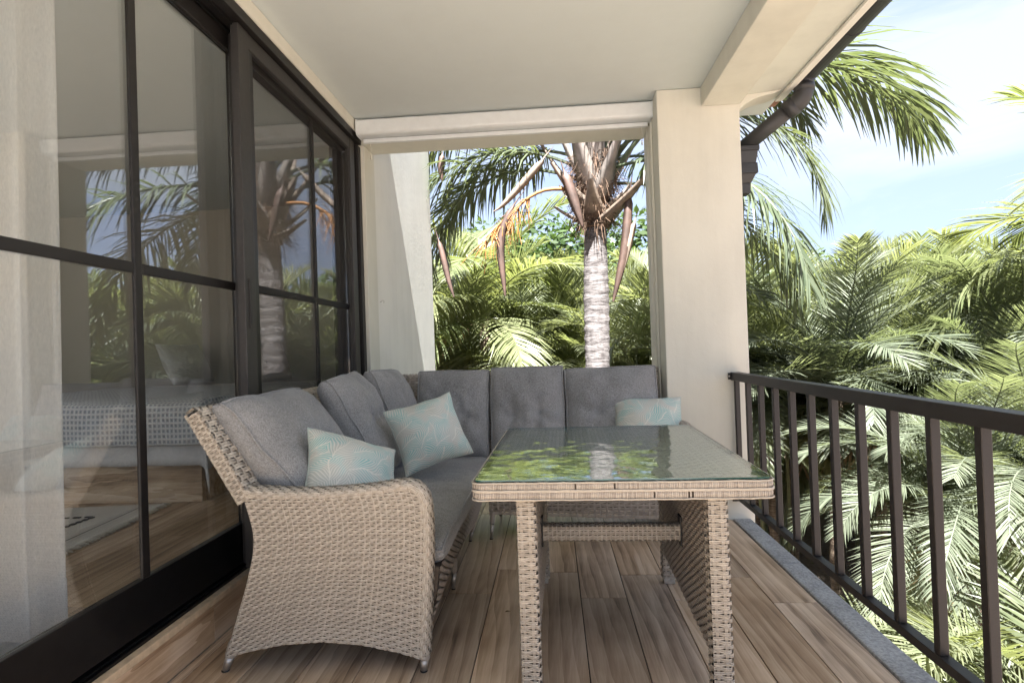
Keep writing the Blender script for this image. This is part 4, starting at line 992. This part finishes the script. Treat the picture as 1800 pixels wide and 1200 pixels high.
# feathery silver green date palms
gD = 'silver green date palms below the railing'; labd = 'silver green date palm with fine feathery fronds below the railing'
for i,(x,y,Y,s) in enumerate([(1475,700,7.4,1.55),(1385,690,8.9,1.35),(1590,680,9.0,1.3),(1540,745,8.2,1.35),(1650,690,8.4,1.5),(1800,700,6.9,1.4),(1365,735,8.4,1.15),(1640,735,7.6,1.3),(1760,760,6.4,1.3),(1700,900,5.4,1.1),(1860,860,5.2,1.2),(1980,780,6,1.3),(1340,700,9,1.2)]):
    palm('date','date_palm',labd,at(x,y,Y),gD,34,300+i,s,1,2 if i%2 else 1,.075,M_barkb, 0, 2 if x < 1650 else 3)
# low cane palms right under the balcony
gL = 'low yellow green palms at the foot of the house'
for i,(x,y,Y) in enumerate([(1720,1290,4.2),(1840,1240,3.9),(1560,1330,4.6)]):
    palm('areca','cane_palm','low yellow green cane palm at the foot of the house wall',at(x,y,Y),gL,20,400+i,.72,2,0,.03,None,1)
# broadleaf trees behind
def crown_mesh(seed, rx, rz, n=5200, ls=.13):
    rnd = random.Random(seed); m = MB(); cl = [(Vector((rnd.gauss(0,.45)*rx,rnd.gauss(0,.45)*rx,rnd.uniform(-.7,.8)*rz)), rnd.uniform(.25,.5)*rx) for _ in range(26)]
    for i in range(n):
        c,r = rnd.choice(cl); d = Vector((rnd.gauss(0,1),rnd.gauss(0,1),rnd.gauss(0,1))).normalized(); p = c+d*r*rnd.uniform(.75,1.05)
        a = Vector((rnd.gauss(0,1),rnd.gauss(0,1),rnd.gauss(0,.6))).normalized(); b = a.cross(d+Vector((0,0,.4))); b = b.normalized() if b.length > .01 else Vector((1,0,0)); s = ls*rnd.uniform(.6,1.3)
        m.add([p-a*s,p+b*s*.38,p+a*s,p-b*s*.38],[(0,1,2,3)])
    return m.mesh('crown', M_broad)
crowns = [crown_mesh(s,2.4,1.9) for s in (1,2,3)]
for i,(x,y,Y) in enumerate([(700,560,17),(800,520,19),(900,470,22),(1000,455,20),(1090,500,18),(1180,520,19),(1300,520,17),(1420,540,18),(1540,530,17),(1660,540,18),(1780,530,16),(1900,540,16),(2050,560,15),(2250,560,14),(560,580,15)]):
    p = at(x,y+55,Y); g = gz(p.x,p.y); t = thing('broadleaf_tree','leafy broadleaf tree rising behind the palm hedge','tree',(p.x,p.y,g),0,'broadleaf trees behind the hedge')
    curve_trunk(Vector((0,0,-.2)),Vector((.2,0,p.z-g)),.2,.08,M_barkb,t,9,0,.15,i)
    o = link('crown', crowns[i%3], t, (0,0,p.z-g), (0,0,i*1.3)); s = Y/17; o.scale = (s*1.15,s*1.15,s*.95)
# strappy ground cover and shrubs
def cover():
    rnd = random.Random(8); m = MB()
    for q in range(1500):
        x,y = rnd.uniform(1.6,15),rnd.uniform(2.0,20)
        dens = mnoise.noise(Vector((x*.35,y*.35,9)))
        if dens < .02 and not (x < 3.2): continue
        if q > 1500: break
        g = gz(x,y); hh = rnd.uniform(.15,.5)
        for k in range(9):
            a = rnd.uniform(0,6.28); d = Vector((math.cos(a),math.sin(a),0)); sd = Vector((-d.y,d.x,0))*.016; e = rnd.uniform(.5,1.2); p = Vector((x,y,g))
            m.add([p-sd,p+sd,p+d*hh*.5*math.cos(e)+Vector((0,0,hh*math.sin(e)*.7))+sd,p+d*hh*.5*math.cos(e)+Vector((0,0,hh*math.sin(e)*.7))-sd,p+d*hh*(.4+math.cos(e))+Vector((0,0,hh*(math.sin(e)-.45)))],[(0,1,2,3),(3,2,4)])
    o = m.obj('ground_cover', M_cover); tag(o,'strappy green ground cover plants over the brown soil','ground cover',None,'stuff')
cover()
